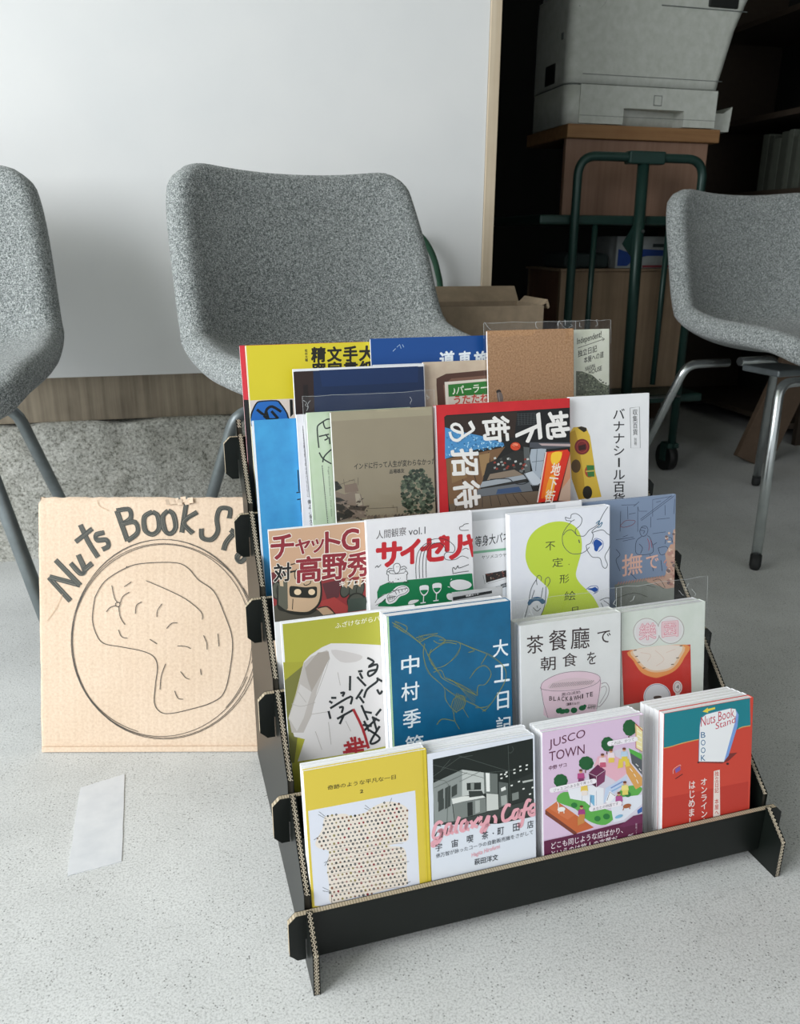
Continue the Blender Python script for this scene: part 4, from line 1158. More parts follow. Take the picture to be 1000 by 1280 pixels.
s.t('撫', 515, 680, 662, 655, 155, SM, .012); s.t('で', 692, 628, 782, 615, 95, SM, .014); s.t('る', 820, 615, 895, 600, 105, '#c98f86', .012)
s.poly([(890, 340), (930, 325), (932, 700), (905, 760), (840, 770), (700, 720), (690, 700), (830, 680), (850, 600), (830, 520), (860, 460), (890, 440)], '#c3a08e')
rnd = random.Random(21)
for i in range(50):
    x = rnd.uniform(840, 925); y = rnd.uniform(360, 740); s.ell(x, y, rnd.uniform(5, 16), rnd.uniform(5, 14), rnd.choice(['#d8b9a6', '#b98c82', '#a8786f', '#e3cdbd', '#7c6b6a', '#c9a089']), n=7)
for i in range(18):
    x = 480 + i * 20; s.line([(x, 742 - i * 3), (x + 12, 720 - i * 3)], 6, '#c08f86')
for a in [[(740, 710), (790, 700), (830, 760)], [(750, 720), (820, 770)], [(690, 740), (760, 760)], [(470, 840), (600, 800), (700, 830)]]: s.line(a, 4, '#55584f', 3)
b.done()

# ===== row 4 =====
b = Book('magazine', 4, (308.5, 527), (368, 522), .022, .004, '#3f97cf', 'plain sky-blue magazine at the left end of the fourth row', width=.170)
s = b.art().tr(360, 500, 5.263)
s.rect(.0002, .0002, .002, b.H - .0002, '#e9edf2'); s.rect(.052, .0002, .0525, b.H - .0002, '#7cbbe6')
for a in [[(65, 460), (72, 600)], [(55, 610), (80, 605)], [(60, 655), (95, 650)], [(85, 660), (92, 740)]]: s.line(a, 8, '#1e2f3f')
b.done()
b = Book('book', 4, (370.5, 519), (412, 515.5), .0165, .004, '#dedde4', 'pale grey book with one thin vertical text column, beside the sky-blue magazine', width=.128)
s = b.art().tr(360, 500, 5.263)
s.line([(97, 170), (140, 640)], 3, '#4a4a52'); s.tv('人生の正解を知らない子どもたちに', 97, 175, 130, 640, 9, '#3a3a42', .01)
s.tv('儚よ、永久不滅', 138, 655, 160, 880, 22, '#33333a', .008)
b.done()
b = Book('book', 4, (383, 516.5), (415, 514), .0105, .004, '#cfe2c4', 'pale green book with thick black brush strokes, peeping out left of the sand-coloured book', width=.128)
s = b.art().tr(360, 500, 5.263)
for a in [[(205, 160), (250, 130), (275, 125)], [(205, 160), (192, 190), (203, 315)], [(230, 140), (245, 185), (280, 180)], [(203, 240), (270, 225)], [(245, 225), (262, 250), (240, 265)], [(270, 245), (275, 290)], [(205, 345), (230, 385), (285, 420)], [(285, 325), (240, 370), (228, 410)]]:
    s.line(a, 9, '#20302a', 4)
s.line([(122, 150), (178, 790)], 2, '#53604f'); s.line([(225, 430), (262, 810)], 5, '#2c3a33')
for i in range(26): s.line([(227 + i * 1.35, 440 + i * 14.3), (232 + i * 1.35, 446 + i * 14.3)], 5, '#dcead4')
s.tq('Fugal Grand Show・First Issue', (270, 440), (293, 765), (258, 441), '#6b7b66')
b.done()
b = Book('book', 4, (413.5, 516.5), (541, 507), .0, .006, '#a79c84', 'sand-coloured book with a printed street and tree photo, centre of fourth row', width=.1255)
s = b.art().tr(360, 500, 5.263)
s.rect(.0002, .0002, b.W - .0002, b.H - .0002, '#9c917a')
s.poly([(280, 80), (945, 35), (950, 100), (285, 140)], '#a9a086')
s.t('インドに行って人生が変わらなかった！', 435, 458, 985, 422, 42, '#26231f', .016); s.t('品場雄友', 668, 485, 765, 478, 28, '#26231f', .02)
# trees and old houses
rnd = random.Random(12)
for i in range(360):
    a = rnd.uniform(0, 6.28); q = math.sqrt(rnd.random()); x = 850 + 108 * q * math.cos(a); y = 620 + 168 * q * math.sin(a)
    if y > 765 - (x - 740) * .06: continue
    h0 = s.h; s.h = 9e-5 + (i % 9) * 4e-6
    r_ = rnd.uniform(7, 17); s.ell(x, y, r_, r_ * .8, rnd.choice(['#2c3a2d', '#3c4b3a', '#55634e', '#6c7962', '#22301f', '#475541']), n=6); s.h = h0
s.h = 1.4e-4
s.poly([(310, 600), (370, 620), (440, 600), (480, 620), (500, 700), (520, 770), (315, 802)], '#8a7a6b')
s.poly([(305, 535), (325, 535), (358, 580), (305, 600)], '#2a2b26'); s.poly([(308, 640), (345, 645), (378, 662), (312, 672)], '#302f29'); s.poly([(312, 680), (360, 690), (430, 740), (420, 770), (315, 800)], '#35322b')
s.poly([(370, 560), (450, 545), (465, 600), (375, 612)], '#877566'); s.poly([(440, 615), (470, 615), (490, 690), (450, 700)], '#b1a692'); s.poly([(395, 690), (480, 700), (525, 695), (500, 730), (400, 720)], '#4b4238')
for i in range(44):
    x = rnd.uniform(318, 520); y = rnd.uniform(640, 785); s.poly([(x, y), (x + rnd.uniform(6, 26), y - 2), (x + rnd.uniform(6, 20), y + rnd.uniform(5, 16)), (x, y + 10)], rnd.choice(['#3a332b', '#6e6052', '#9a8d7b', '#2a2621', '#5b4f43']))
for a in [[(365, 520), (370, 560)], [(400, 530), (440, 530), (435, 550)], [(460, 510), (460, 560)], [(330, 560), (440, 520)], [(520, 715), (720, 705)], [(690, 690), (690, 710)], [(735, 575), (745, 560), (740, 545)], [(715, 700), (718, 740)]]: s.line(a, 3, '#6b5f50')
for i in range(20):
    x = 520 + i * 22; s.poly([(x, 765 - i * .8), (x + 16, 755 - i), (x + 24, 775), (x, 785)], rnd.choice(['#7b6c5c', '#5d5347', '#94866f']))
b.done(); sleeve(b, .020, .032, .004, seed=6)
b = Book('magazine', 4, (543.5, 507), (714.5, 497.5), .0, .006, '#c8262c', 'large red-framed magazine with an alley photo and sideways white lettering, fourth row', width=.1825)
s = b.art().tr(540, 490, 5.263)
s.rect(.0002, .0002, .0015, b.H - .0002, '#eceaea')
s.poly([(80, 165), (95, 152), (915, 102), (945, 715), (110, 800)], '#1e1e1c')
s.poly([(85, 160), (560, 130), (540, 300), (330, 290), (160, 260), (85, 235)], '#33261f'); s.poly([(560, 130), (915, 104), (930, 360), (640, 340), (550, 300)], '#15181a')
for i in range(7): s.line([(565 + i * 22, 140), (570 + i * 20, 215)], 2.5, '#4a4f50'); s.line([(560, 145 + i * 12), (700, 138 + i * 12)], 2.5, '#4a4f50')
s.poly([(85, 232), (160, 255), (330, 290), (470, 335), (475, 355), (300, 375), (85, 440)], '#4b8fc4')
rnd = random.Random(8)
for i in range(120):
    x = rnd.uniform(88, 460); yl = 238 + (x - 85) * .26; yh = 435 - (x - 85) * .22; y = rnd.uniform(yl, max(yh, yl + 4))
    s.poly([(x, y), (x + rnd.uniform(8, 18), y + rnd.uniform(-5, 5)), (x + rnd.uniform(3, 10), y + rnd.uniform(6, 14))], rnd.choice(['#8fc6ea', '#3a77aa', '#b6def3', '#2f648f', '#6aaed9']))
s.poly([(90, 440), (300, 400), (480, 360), (400, 470), (330, 600), (300, 690), (110, 740)], '#7a5b3f')
for a in [[(300, 410), (340, 560)], [(240, 420), (290, 590)], [(180, 440), (210, 640)], [(370, 395), (385, 500)]]: s.line(a, 6, '#3f3024')
s.poly([(305, 415), (380, 400), (370, 500), (330, 560)], '#9a7c55'); s.poly([(120, 460), (200, 440), (230, 560), (130, 600)], '#8a6d4a')
s.poly([(360, 470), (560, 380), (640, 400), (640, 560), (600, 600), (330, 650), (330, 590)], '#2a2a28')
s.poly([(380, 540), (540, 510), (600, 545), (360, 580)], '#8b7c6b'); s.poly([(330, 590), (600, 545), (620, 570), (310, 630)], '#a3abb2'); s.poly([(300, 640), (640, 590), (660, 650), (290, 690)], '#6d7378')
s.poly([(110, 740), (300, 690), (700, 650), (720, 735), (120, 795)], '#6b5d4d')
for i in range(9): s.line([(180 + i * 50, 700 - i * 4), (150 + i * 60, 775 - i * 6)], 4, '#3b342c')
s.line([(380, 575), (500, 570), (540, 600), (600, 605), (650, 580)], 6, '#2b2f33', 4); s.poly([(430, 640), (570, 622), (590, 655), (420, 672)], '#3f5578')
s.poly([(650, 375), (750, 370), (735, 500), (700, 600), (660, 520), (640, 430)], '#a9b4bf'); s.poly([(610, 535), (660, 520), (725, 590), (690, 612), (650, 610)], '#c3ccd4')
s.line([(655, 460), (740, 450)], 4, '#69737d'); s.line([(690, 375), (680, 520)], 4, '#69737d'); s.line([(605, 535), (660, 615), (700, 610)], 5, '#8d979f')
s.poly([(600, 360), (640, 365), (645, 520), (610, 530)], '#5a5f5f')
for i in range(30):
    x = rnd.uniform(390, 620); y = rnd.uniform(430, 530); s.poly([(x, y), (x + 14, y - 4), (x + 18, y + 8), (x + 2, y + 12)], rnd.choice(['#c6c9c6', '#4b4a45', '#8a3a30', '#6f7270', '#23272a', '#9ba09c']))
s.ell(547, 357, 33, 27, '#cf4a2a', n=20); s.ell(545, 347, 20, 10, '#ef8a6a', n=14); s.line([(520, 340), (580, 372)], 3, '#8c2a1b')
s.poly([(640, 330), (920, 330), (935, 360), (760, 375), (640, 365)], '#4a4e55'); s.poly([(700, 338), (925, 340), (930, 356), (720, 352)], '#b9a4a4')
s.poly([(740, 400), (890, 375), (945, 420), (945, 715), (690, 725)], '#5b2720')
s.poly([(900, 430), (945, 400), (945, 715), (830, 715)], '#c98b6a'); s.poly([(850, 640), (945, 560), (945, 710), (830, 715)], '#c3a793')
s.poly([(745, 395), (890, 378), (905, 400), (820, 712), (692, 728)], '#d8311f')
s.poly([(760, 400), (860, 388), (830, 500), (800, 600), (730, 700), (715, 700)], '#ee6f1f'); s.poly([(790, 400), (850, 395), (840, 450), (800, 480), (780, 450)], '#f7c83a', 3); s.poly([(770, 560), (810, 560), (790, 680), (740, 700)], '#f4a32c', 3)
s.line([(748, 395), (692, 725)], 8, '#e9d9d0')
s.tv('地下街', 822, 465, 765, 730, 62, '#f6ead9', .02, .1)
WT = '#eceae6'
s.tq('地', (888, 125), (905, 295), (742, 140), WT, .035) ; s.tq('下', (703, 140), (718, 300), (545, 210), WT, .035)
s.tq('街', (500, 155), (512, 318), (330, 170), WT, .03); s.tq('へ', (300, 195), (240, 325), (225, 190), WT, .035)
s.tq('の', (205, 205), (205, 325), (112, 205), WT, .03); s.tq('招', (298, 372), (308, 540), (125, 380), WT, .03); s.tq('待', (305, 575), (320, 745), (138, 600), WT, .03)
s.tq('［号］', (520, 685), (522, 700), (460, 690), '#cfcac2') if False else None
b.done()
b = Book('book', 4, (712, 497.5), (813, 490), .009, .007, '#e9eaec', 'white book with a photographed banana and a vertical title, right end of fourth row', width=.118)
s = b.art().tr(600, 400, 4.545)
s.poly([(500, 640), (530, 610), (575, 605), (605, 615), (625, 660), (640, 760), (655, 860), (690, 1005), (560, 1020), (520, 900), (500, 760)], '#dcb944', 0)
s.poly([(500, 640), (540, 625), (560, 700), (590, 900), (600, 1015), (560, 1020), (520, 900), (500, 760)], '#c29a30')
s.poly([(553, 612), (575, 604), (604, 612), (607, 628), (590, 638)], '#2b2519'); s.ell(580, 720, 43, 45, '#7c2a2a', n=26); s.ell(580, 720, 30, 32, '#a7463c', w=4, n=26); s.poly([(560, 715), (600, 705), (602, 735), (562, 742)], '#3c1c1c')
s.ell(545, 830, 27, 38, '#5a4122', n=20); s.ell(622, 860, 27, 35, '#b2452f', n=20); s.poly([(605, 825), (648, 825), (650, 890), (612, 890)], '#3b7a3f'); s.line([(600, 860), (648, 856)], 8, '#c9b45a')
s.ell(610, 980, 27, 38, '#2b261e', n=20)
s.tv('バナナシール百貨', 788, 500, 790, 1050, 72, '#2a2a2c', .008, -.02)
s.line([(852, 500), (905, 493), (910, 727), (857, 727), (852, 500)], 2.5, '#77797b')
s.tv('収集百貨', 880, 505, 882, 655, 30, '#2f2f31', .0, -.05); s.tv('別冊', 882, 668, 883, 712, 17, '#5a5a5c')
b.done()

# ===== row 5, front layer =====
b = Book('book', 5, (366, 462), (529, 454.5), .0, .004, '#e6e8ec', 'dark navy photo book with a white border, upper left of the stand', width=.170)
s = b.art().tr(285, 415, 5.263)
s.rect(.0028, .002, b.W - .001, b.H - .003, '#132a4e')
s.poly([(430, 262), (560, 255), (570, 545), (445, 545)], '#2e1f1c'); s.poly([(495, 350), (525, 345), (540, 545), (500, 545)], '#1c1413'); s.poly([(600, 252), (1250, 225), (1250, 330), (620, 360)], '#142f5a')
b.done()
b = Book('book', 5, (529, 454.5), (609, 448), .0065, .005, '#c9b8a2', 'beige booklet showing a green cafe sign with red lettering, upper middle', width=.118)
s = b.art().tr(520, 400, 2.941)
s.poly([(75, 240), (75, 215), (110, 198), (270, 183), (275, 310), (80, 318)], '#54382e'); s.poly([(100, 240), (130, 215), (270, 203), (275, 312), (108, 316)], '#7c5b4b')
s.poly([(105, 228), (270, 215), (275, 320), (110, 325)], '#e5dfd2'); s.poly([(116, 236), (270, 222), (274, 318), (120, 322)], '#d9d2c4')
s.poly([(118, 238), (270, 224), (272, 272), (120, 282)], '#2f7d34')
s.t('♪パーラー', 135, 275, 262, 262, 30, '#e9f0dd', .02); s.t('うたたね', 140, 310, 268, 300, 30, '#c0463c', .03)
b.done()
b = Book('booklet', 5, (609, 415.5), (718, 408.5), .0, .004, 'kraft_paper', 'plain brown kraft paper booklet with a small hole, standing tallest in the middle', width=.126)
s = b.art().tr(600, 400, 4.545)
s.ell(106, 408, 14, 13, '#2b2320', n=16); s.poly([(95, 415), (122, 412), (132, 450), (125, 470), (105, 470)], '#7b706a', 2); s.line([(104, 415), (112, 465)], 5, '#a49c96')
b.done(); sleeve(b, .010, .004, .004, seed=11)

# ===== row 5, rear layer =====
b = Book('magazine', 5, (293.5, 432), (300.5, 432), .032, .003, '#c5303c', 'magazine showing only a red and black strip, far left behind the yellow one', width=.16)
s = b.art().tr(285, 415, 5.263)
s.poly([(10, 92), (200, 85), (230, 450), (10, 450)], '#c9323f'); s.poly([(10, 450), (230, 448), (260, 1400), (30, 1400)], '#1a1c1e')
b.done()
b = Book('magazine', 5, (300, 432.5), (463, 427), .026, .004, '#dcc92c', 'bright yellow magazine with heavy black characters at the top left of the stand', width=.174)
s = b.art().tr(285, 415, 5.263)
s.rect(.0002, .0002, b.W - .0002, b.H - .0002, '#d8c82e')
s.poly([(112, 452), (960, 415), (970, 700), (140, 730)], '#d9ccc6')
s.rect(.0002, .0002, .0012, b.H - .0002, '#efe9dd')
s.poly([(145, 560), (160, 510), (185, 465), (215, 452), (320, 448), (350, 470), (385, 520), (400, 560), (400, 620), (150, 620)], '#14181c', 3); s.poly([(155, 560), (170, 512), (193, 470), (220, 460), (315, 456), (340, 475), (375, 522), (390, 560), (390, 620), (160, 620)], '#2468b8', 3)
for a in [[(190, 510), (240, 545), (255, 510), (290, 490), (350, 525)], [(235, 550), (270, 575), (330, 572)], [(250, 520), (265, 570)], [(285, 520), (330, 570)]]: s.line(a, 18, '#15181b', 3)
s.poly([(405, 445), (425, 444), (430, 540), (410, 560)], '#15181b')
for ch_, x, w_ in [('精', 550, 90), ('文', 655, 90), ('手', 760, 90), ('大', 865, 95)]:
    s.t(ch_, x, 198 - (x - 550) * .03, x + w_, 195 - (x - 550) * .03, 95, '#1c1c16', .04)
for ch_, x, w_ in [('密', 555, 85), ('字', 660, 85), ('書', 765, 85), ('紙', 868, 85)]: s.t(ch_, x, 295 - (x - 550) * .03, x + w_, 292 - (x - 550) * .03, 92, '#1c1c16', .04)
s.tv('松村大輔', 514, 112, 516, 195, 18, '#3a3820', .02)
b.done()
b = Book('magazine', 5, (463, 425), (610, 417.5), .021, .004, '#12458a', 'blue magazine with white characters behind the navy photo book, top of the stand', width=.175)
s = b.art().tr(520, 400, 2.941)
s.rect(.0002, .0002, b.W - .0002, b.H - .0002, '#134a90')
for ch_, x, w_ in [('道', 88, 52), ('東', 158, 42), ('旅', 214, 52)]: s.t(ch_, x, 174, x + w_, 170, 56, '#e6eef4', .035)
s.poly([(-160, 165), (270, 150), (270, 164), (-160, 172)], '#e4e9ee')
for a in [[(-70, 100), (-60, 90), (-55, 105)], [(-85, 115), (-75, 105)], [(-50, 90), (-45, 100)]]: s.line(a, 2, '#a9c3dc')
b.done()
b = Book('booklet', 5, (700, 414), (760.5, 409.5), .012, .004, '#d3d6c6', 'cream booklet with handwritten black notes and a hill photo, top right of the stand', width=.076)
s = b.art().tr(600, 400, 4.545)
s.t('Independent!', 552, 150, 690, 108, 46, '#20241d', .012); s.line([(555, 160), (705, 108)], 3, '#2c3128'); s.line([(692, 100), (708, 108), (696, 118)], 3, '#2c3128')
s.t('独立日記', 556, 212, 664, 180, 38, '#20241d', .012); s.t('本屋への道', 590, 248, 702, 212, 36, '#20241d', .012)
s.t('NAKAMA', 598, 292, 655, 272, 26, '#20241d', .012); s.t('HOUSE', 618, 312, 692, 285, 26, '#20241d', .012)
s.poly([(545, 290), (580, 292), (640, 315), (690, 360), (738, 375), (742, 430), (545, 430)], '#5b6150')
rnd = random.Random(31)
for i in range(160):
    x = rnd.uniform(550, 735); y = rnd.uniform(300 + max(0, x - 600) * .5, 425); h0 = s.h; s.h = 1.1e-4 + (i % 5) * 4e-6
    s.poly([(x, y), (x + 10, y - 4), (x + 8, y + 7)], rnd.choice(['#3c4236', '#76806a', '#4b5144', '#868c78', '#2f342b'])); s.h = h0
b.done(); sleeve(b, .012, .002, .003, seed=13)


# ------------------------------------------------------------------ hand-drawn cardboard sign
A0 = Vector((-.2516, 1.1056, 0)); SD = Vector((.97237605, -.23341984, 0)); TN = math.atan(.30)
ux = SD; un = Vector((-SD.y, SD.x, 0)); uz = (Vector((0, 0, 1)) * math.cos(TN) + un * math.sin(TN)); uy = uz.cross(ux)
SM_ = Matrix(((ux.x, uy.x, uz.x, A0.x), (ux.y, uy.y, uz.y, A0.y), (ux.z, uy.z, uz.z, A0.z), (0, 0, 0, 1)))
sign = empty('cardboard_sign'); sign.matrix_world = SM_
tag(sign, 'hand-drawn brown cardboard sign with a peanut drawing leaning left of the book stand', 'sign')
SW, SH, ST = .345, .371, .0055
bm = bmesh.new()
nx, nz = 120, 40
rnd = random.Random(2)
topz = [SH + (-.0025 * abs(noise.noise(Vector((i * .13, 0, 0)))) + (-.004 * math.exp(-((i / nx * SW - .207) / .012) ** 2))) for i in range(nx + 1)]
F0, F1 = [], []
for i in range(nx + 1):
    x = SW * i / nx; cf, cb = [], []
    for j in range(nz + 1):
        z = topz[i] * j / nz
        xx = x
        if i == 0: xx += .002 * noise.noise(Vector((0, z * 30, 4))) + (.008 * max(0, (z - SH + .012) / .012) ** 2)
        yy = .00013 * math.sin(x / .0082 * 2 * math.pi) + .0005 * noise.noise(Vector((x * 6, z * 6, 1)))
        cf.append(bm.verts.new((xx, yy, z))); cb.append(bm.verts.new((xx, yy + ST, z)))
    F0.append(cf); F1.append(cb)
for i in range(nx):
    for j in range(nz):
        bm.faces.new((F0[i][j], F0[i + 1][j], F0[i + 1][j + 1], F0[i][j + 1])); bm.faces.new((F1[i][j], F1[i][j + 1], F1[i + 1][j + 1], F1[i + 1][j]))
    bm.faces.new((F0[i][nz], F0[i + 1][nz], F1[i + 1][nz], F1[i][nz])); bm.faces.new((F0[i][0], F1[i][0], F1[i + 1][0], F0[i + 1][0]))
for j in range(nz):
    bm.faces.new((F0[0][j], F0[0][j + 1], F1[0][j + 1], F1[0][j])); bm.faces.new((F0[nx][j], F1[nx][j], F1[nx][j + 1], F0[nx][j + 1]))
obj('cardboard', bm, 'sign_kraft', sign, True)
# folded bottom lip
bm = bmesh.new(); box(bm, .0015, SW - .001, -.0042, -.0008, .0005, .0085, .0012); obj('folded_lip', bm, 'sign_kraft', sign)
# torn scrap at the top edge
bm = bmesh.new()
for k in range(7):
    x = .187 + k * .0052; z = SH - .003 - rnd.uniform(0, .004)
    v = [bm.verts.new((x + dx, -.0014 - rnd.uniform(0, .0035), z + dz)) for dx, dz in ((-.004, .003), (.004, .004), (.005, -.004), (-.002, -.005))]
    bm.faces.new(v)
obj('torn_scrap', bm, 'sign_kraft', sign)
sg = Sheet(SM_.inverted(), None, -.0006, (.001, SW - .001, .01, SH - .004))
sg.h = 0; sg.tr(40, 600, 3.125)
PEN = '#4a4640'; MK = '#4b4d48'
# marker letters drawn as hatched double strokes
letters = {
    'N': [[(150, 472), (65, 380)], [(68, 378), (188, 410)], [(188, 412), (92, 312)]],
    'u': [[(150, 325), (190, 365), (205, 350), (180, 292)], [(205, 350), (235, 325)]],
    't': [[(188, 175), (222, 245), (258, 302)], [(170, 242), (235, 190)]],
    's': [[(282, 205), (250, 215), (255, 235), (290, 235), (298, 258), (275, 272)]],
    'B': [[(330, 120), (372, 238)], [(330, 120), (378, 115), (385, 150), (352, 172)], [(352, 172), (402, 165), (412, 205), (372, 238)]],
    'o': [[(470, 125), (438, 145), (442, 195), (470, 212), (495, 190), (490, 140), (470, 125)]],
    'o2': [[(532, 120), (510, 145), (518, 195), (540, 210), (560, 185), (552, 135), (532, 120)]],
    'k': [[(602, 95), (585, 205)], [(645, 125), (592, 165), (628, 208)]],
    'S': [[(770, 150), (772, 115), (735, 112), (722, 150), (725, 200), (700, 232), (665, 225), (662, 190)]],
    't2': [[(800, 195), (760, 240), (748, 275)], [(775, 195), (830, 235)]],
    'a': [[(830, 270), (800, 300), (815, 320), (845, 290)]], 'a2': [[(845, 290), (850, 340)]]}
for k, strokes in letters.items():
    for st in strokes:
        sm = 5 if len(st) > 2 else 0
        sg.line(st, 18, '#66655b', sm)
        for o_ in (-7.5, -3, 1.5, 7.5):
            q = []
            for i, p in enumerate(st):
                a = st[max(i - 1, 0)]; e = st[min(i + 1, len(st) - 1)]; d = math.hypot(e[0] - a[0], e[1] - a[1])
                q.append((p[0] - (e[1] - a[1]) / d * o_ + rnd.uniform(-1, 1), p[1] + (e[0] - a[0]) / d * o_ + rnd.uniform(-1, 1)))
            sg.line(q, 4.2 if abs(o_) > 5 else 3.2, '#353833', sm)


def loop(cx, cy, rx, ry, rot, a0, a1, w=2.2):
    pts = []
    for i in range(60):
        a = R(a0 + (a1 - a0) * i / 59); x, y = rx * math.cos(a), ry * math.sin(a)
        k = 1 + .006 * math.sin(3 * a + a0)
        pts.append((cx + (x * math.cos(rot) - y * math.sin(rot)) * k, cy + (x * math.sin(rot) + y * math.cos(rot)) * k))
    sg.line(pts, w, PEN)


loop(515, 622, 362, 388, 0, 0, 360); loop(512, 618, 356, 385, .05, 20, 372); loop(520, 630, 365, 382, -.06, -30, 320); loop(508, 625, 352, 372, .09, 100, 400)
nut = [(245, 460), (285, 395), (370, 342), (440, 325), (560, 323), (610, 345), (650, 390), (710, 435), (750, 520), (782, 620), (775, 730), (750, 830), (700, 870), (620, 895), (540, 912), (500, 905), (478, 870), (482, 800), (490, 730), (475, 690), (430, 668), (350, 652), (280, 638), (250, 600), (236, 540), (245, 460)]
sg.line(nut, 3, PEN, 5)
sg.line([(366, 345), (372, 336)], 3, PEN)
for a in [[(445, 393), (520, 425), (600, 465), (660, 515), (665, 545)], [(312, 412), (322, 460), (335, 480)], [(345, 480), (355, 455), (380, 438)], [(290, 515), (305, 498), (328, 490)], [(338, 492), (345, 535), (363, 565)], [(360, 417), (388, 398)], [(428, 476), (408, 490), (404, 522)], [(508, 483), (490, 510), (488, 535)],
          [(338, 585), (350, 612), (373, 618)], [(526, 580), (545, 560), (568, 558)], [(460, 622), (488, 640)], [(568, 648), (600, 650), (620, 658)], [(670, 607), (682, 635), (684, 662)], [(726, 600), (730, 650)], [(522, 718), (505, 765), (500, 818)], [(580, 748), (600, 772), (615, 778)], [(658, 738), (661, 762)], [(557, 823), (570, 852), (590, 856)]]:
    sg.line(a, 2.8, PEN, 4 if len(a) > 2 else 0)
sg.ell(335, 486, 9, 9, PEN, w=3, n=16)
for a in [[(120, 445), (95, 500), (60, 550)], [(255, 65), (262, 100), (300, 120)]]: sg.line(a, 2.0, '#c5a98b', 4)
sg.build('pen_drawing', sign)

# flat patch of pale tape on the floor
bm = bmesh.new()
pts = [Vector((-.188, 1.005)), Vector((-.131, 1.022)), Vector((-.124, .848)), Vector((-.184, .838))]
out = []
for i in range(4):
    a, e = pts[i], pts[(i + 1) % 4]
    for k in range(8): q = a.lerp(e, k / 8); out.append((q.x + rnd.uniform(-.0006, .0006), q.y + rnd.uniform(-.0006, .0006)))
prism(bm, out, 'z', .0001, .0009); o = obj('tape_patch', bm, 'tape')
tag(o, 'pale rectangular patch of tape on the concrete floor in front of the cardboard sign', 'tape')

# green cord looped behind the middle chair
o = tubeobj('cord', 'green_cord', [(.48, 1.875, .66), (.495, 1.875, .712), (.520, 1.875, .720), (.548, 1.875, .69), (.568, 1.875, .64), (.578, 1.88, .57), (.575, 1.882, .3), (.575, 1.88, .005)], .007, None, 10, 6)
tag(o, 'green cord bent over behind the right side of the middle chair', 'cord')

# open carton behind the middle chair
ct = empty('carton', (0, 0, 0)); tag(ct, 'open brown cardboard carton standing behind the middle chair below the wood trim', 'box')
cx0, cx1, cy0, cy1, cz = .50, .752, 1.68, 1.83, .575
for (a, b_, c_, d_) in ((cx0, cx1, cy0, cy0 + .004), (cx0, cx1, cy1 - .004, cy1), (cx0, cx0 + .004, cy0 + .004, cy1 - .004), (cx1 - .004, cx1, cy0 + .004, cy1 - .004)):
    bx('side', 'carton_kraft', a, b_, c_, d_, .0, cz, .0005, ct)
bx('bottom', 'carton_kraft', cx0 + .004, cx1 - .004, cy0 + .004, cy1 - .004, .0, .004, 0, ct)
bm = bmesh.new(); prism(bm, [(cy1 - .004, cz), (cy1, cz), (cy1 + .03, cz + .03), (cy1 + .026, cz + .032)], 'x', cx0, cx1); obj('flap', bm, 'carton_kraft', ct)
bm = bmesh.new(); prism(bm, [(cx1, cz), (cx1 + .012, cz + .012), (cx1 + .018, cz - .004), (cx1 + .014, cz - .008), (cx1 + .010, cz + .004)], 'y', cy0 + .01, cy1 - .01); obj('flap', bm, 'carton_kraft', ct)

# ------------------------------------------------------------------ dark room behind
# trolley of green tube
tr_ = empty('trolley', (0, 0, 0)); tag(tr_, 'dark green tube trolley with an arched handle, in the dark room on the right', 'trolley')
tv_ = 2.25
tubeobj('handle', 'green_paint', fillet([(1.085, tv_, .075), (1.085, tv_, .932), (1.478, tv_, .932), (1.478, tv_, .075)], .055, 8), .0125, tr_, 14)
bx('clamp', 'green_paint', 1.232, 1.345, tv_ - .017, tv_ + .017, .914, .948, .004, tr_)
tubeobj('post', 'green_paint', [(1.286, tv_ + .002, .925), (1.30, tv_ + .002, .26)], .0165, tr_, 14)
bm = bmesh.new(); prism(bm, [(1.245, .70), (1.28, .76), (1.28, .66)], 'y', tv_ + .004, tv_ + .010); obj('gusset', bm, 'green_paint', tr_)
for x in (1.165, 1.405): tubeobj('bar', 'green_paint', [(x, tv_ + .03, .775), (x, tv_ + .03, .28)], .0085, tr_, 10)
for x in (1.0, 1.56): tubeobj('post', 'green_paint', [(x, 2.72, .08), (x, 2.72, .80)], .0125, tr_, 10)
bm = bmesh.new(); box(bm, .985, 1.58, tv_ + .015, 2.735, .752, .778, .006); obj('upper_deck', bm, 'green_paint', tr_)
bm = bmesh.new(); box(bm, .985, 1.58, tv_ + .015, 2.735, .222, .248, .006); obj('lower_deck', bm, 'green_paint', tr_)
tubeobj('crossbar', 'steel', [(1.10, tv_ - .02, .245), (1.475, tv_ - .02, .25)], .004, tr_, 10)
for x, y in ((1.085, tv_), (1.478, tv_), (1.0, 2.70), (1.56, 2.70)):
    bm = bmesh.new(); tube(bm, [(x - .014, y + .02, .045), (x + .014, y + .02, .045)], .0445, 24); wl_ = obj('caster', bm, 'wheel', tr_)
    bm = bmesh.new(); box(bm, x - .02, x + .02, y - .012, y + .03, .078, .094, .002); box(bm, x - .021, x - .017, y, y + .03, .035, .09, 0); box(bm, x + .017, x + .021, y, y + .03, .035, .09, 0); obj('fork', bm, 'green_paint', wl_)
bm = bmesh.new(); tube(bm, [(1.2935, tv_ - .0165, .735), (1.2935, tv_ - .0195, .735)], .005, 12); obj('bolt', bm, 'steel', tr_)


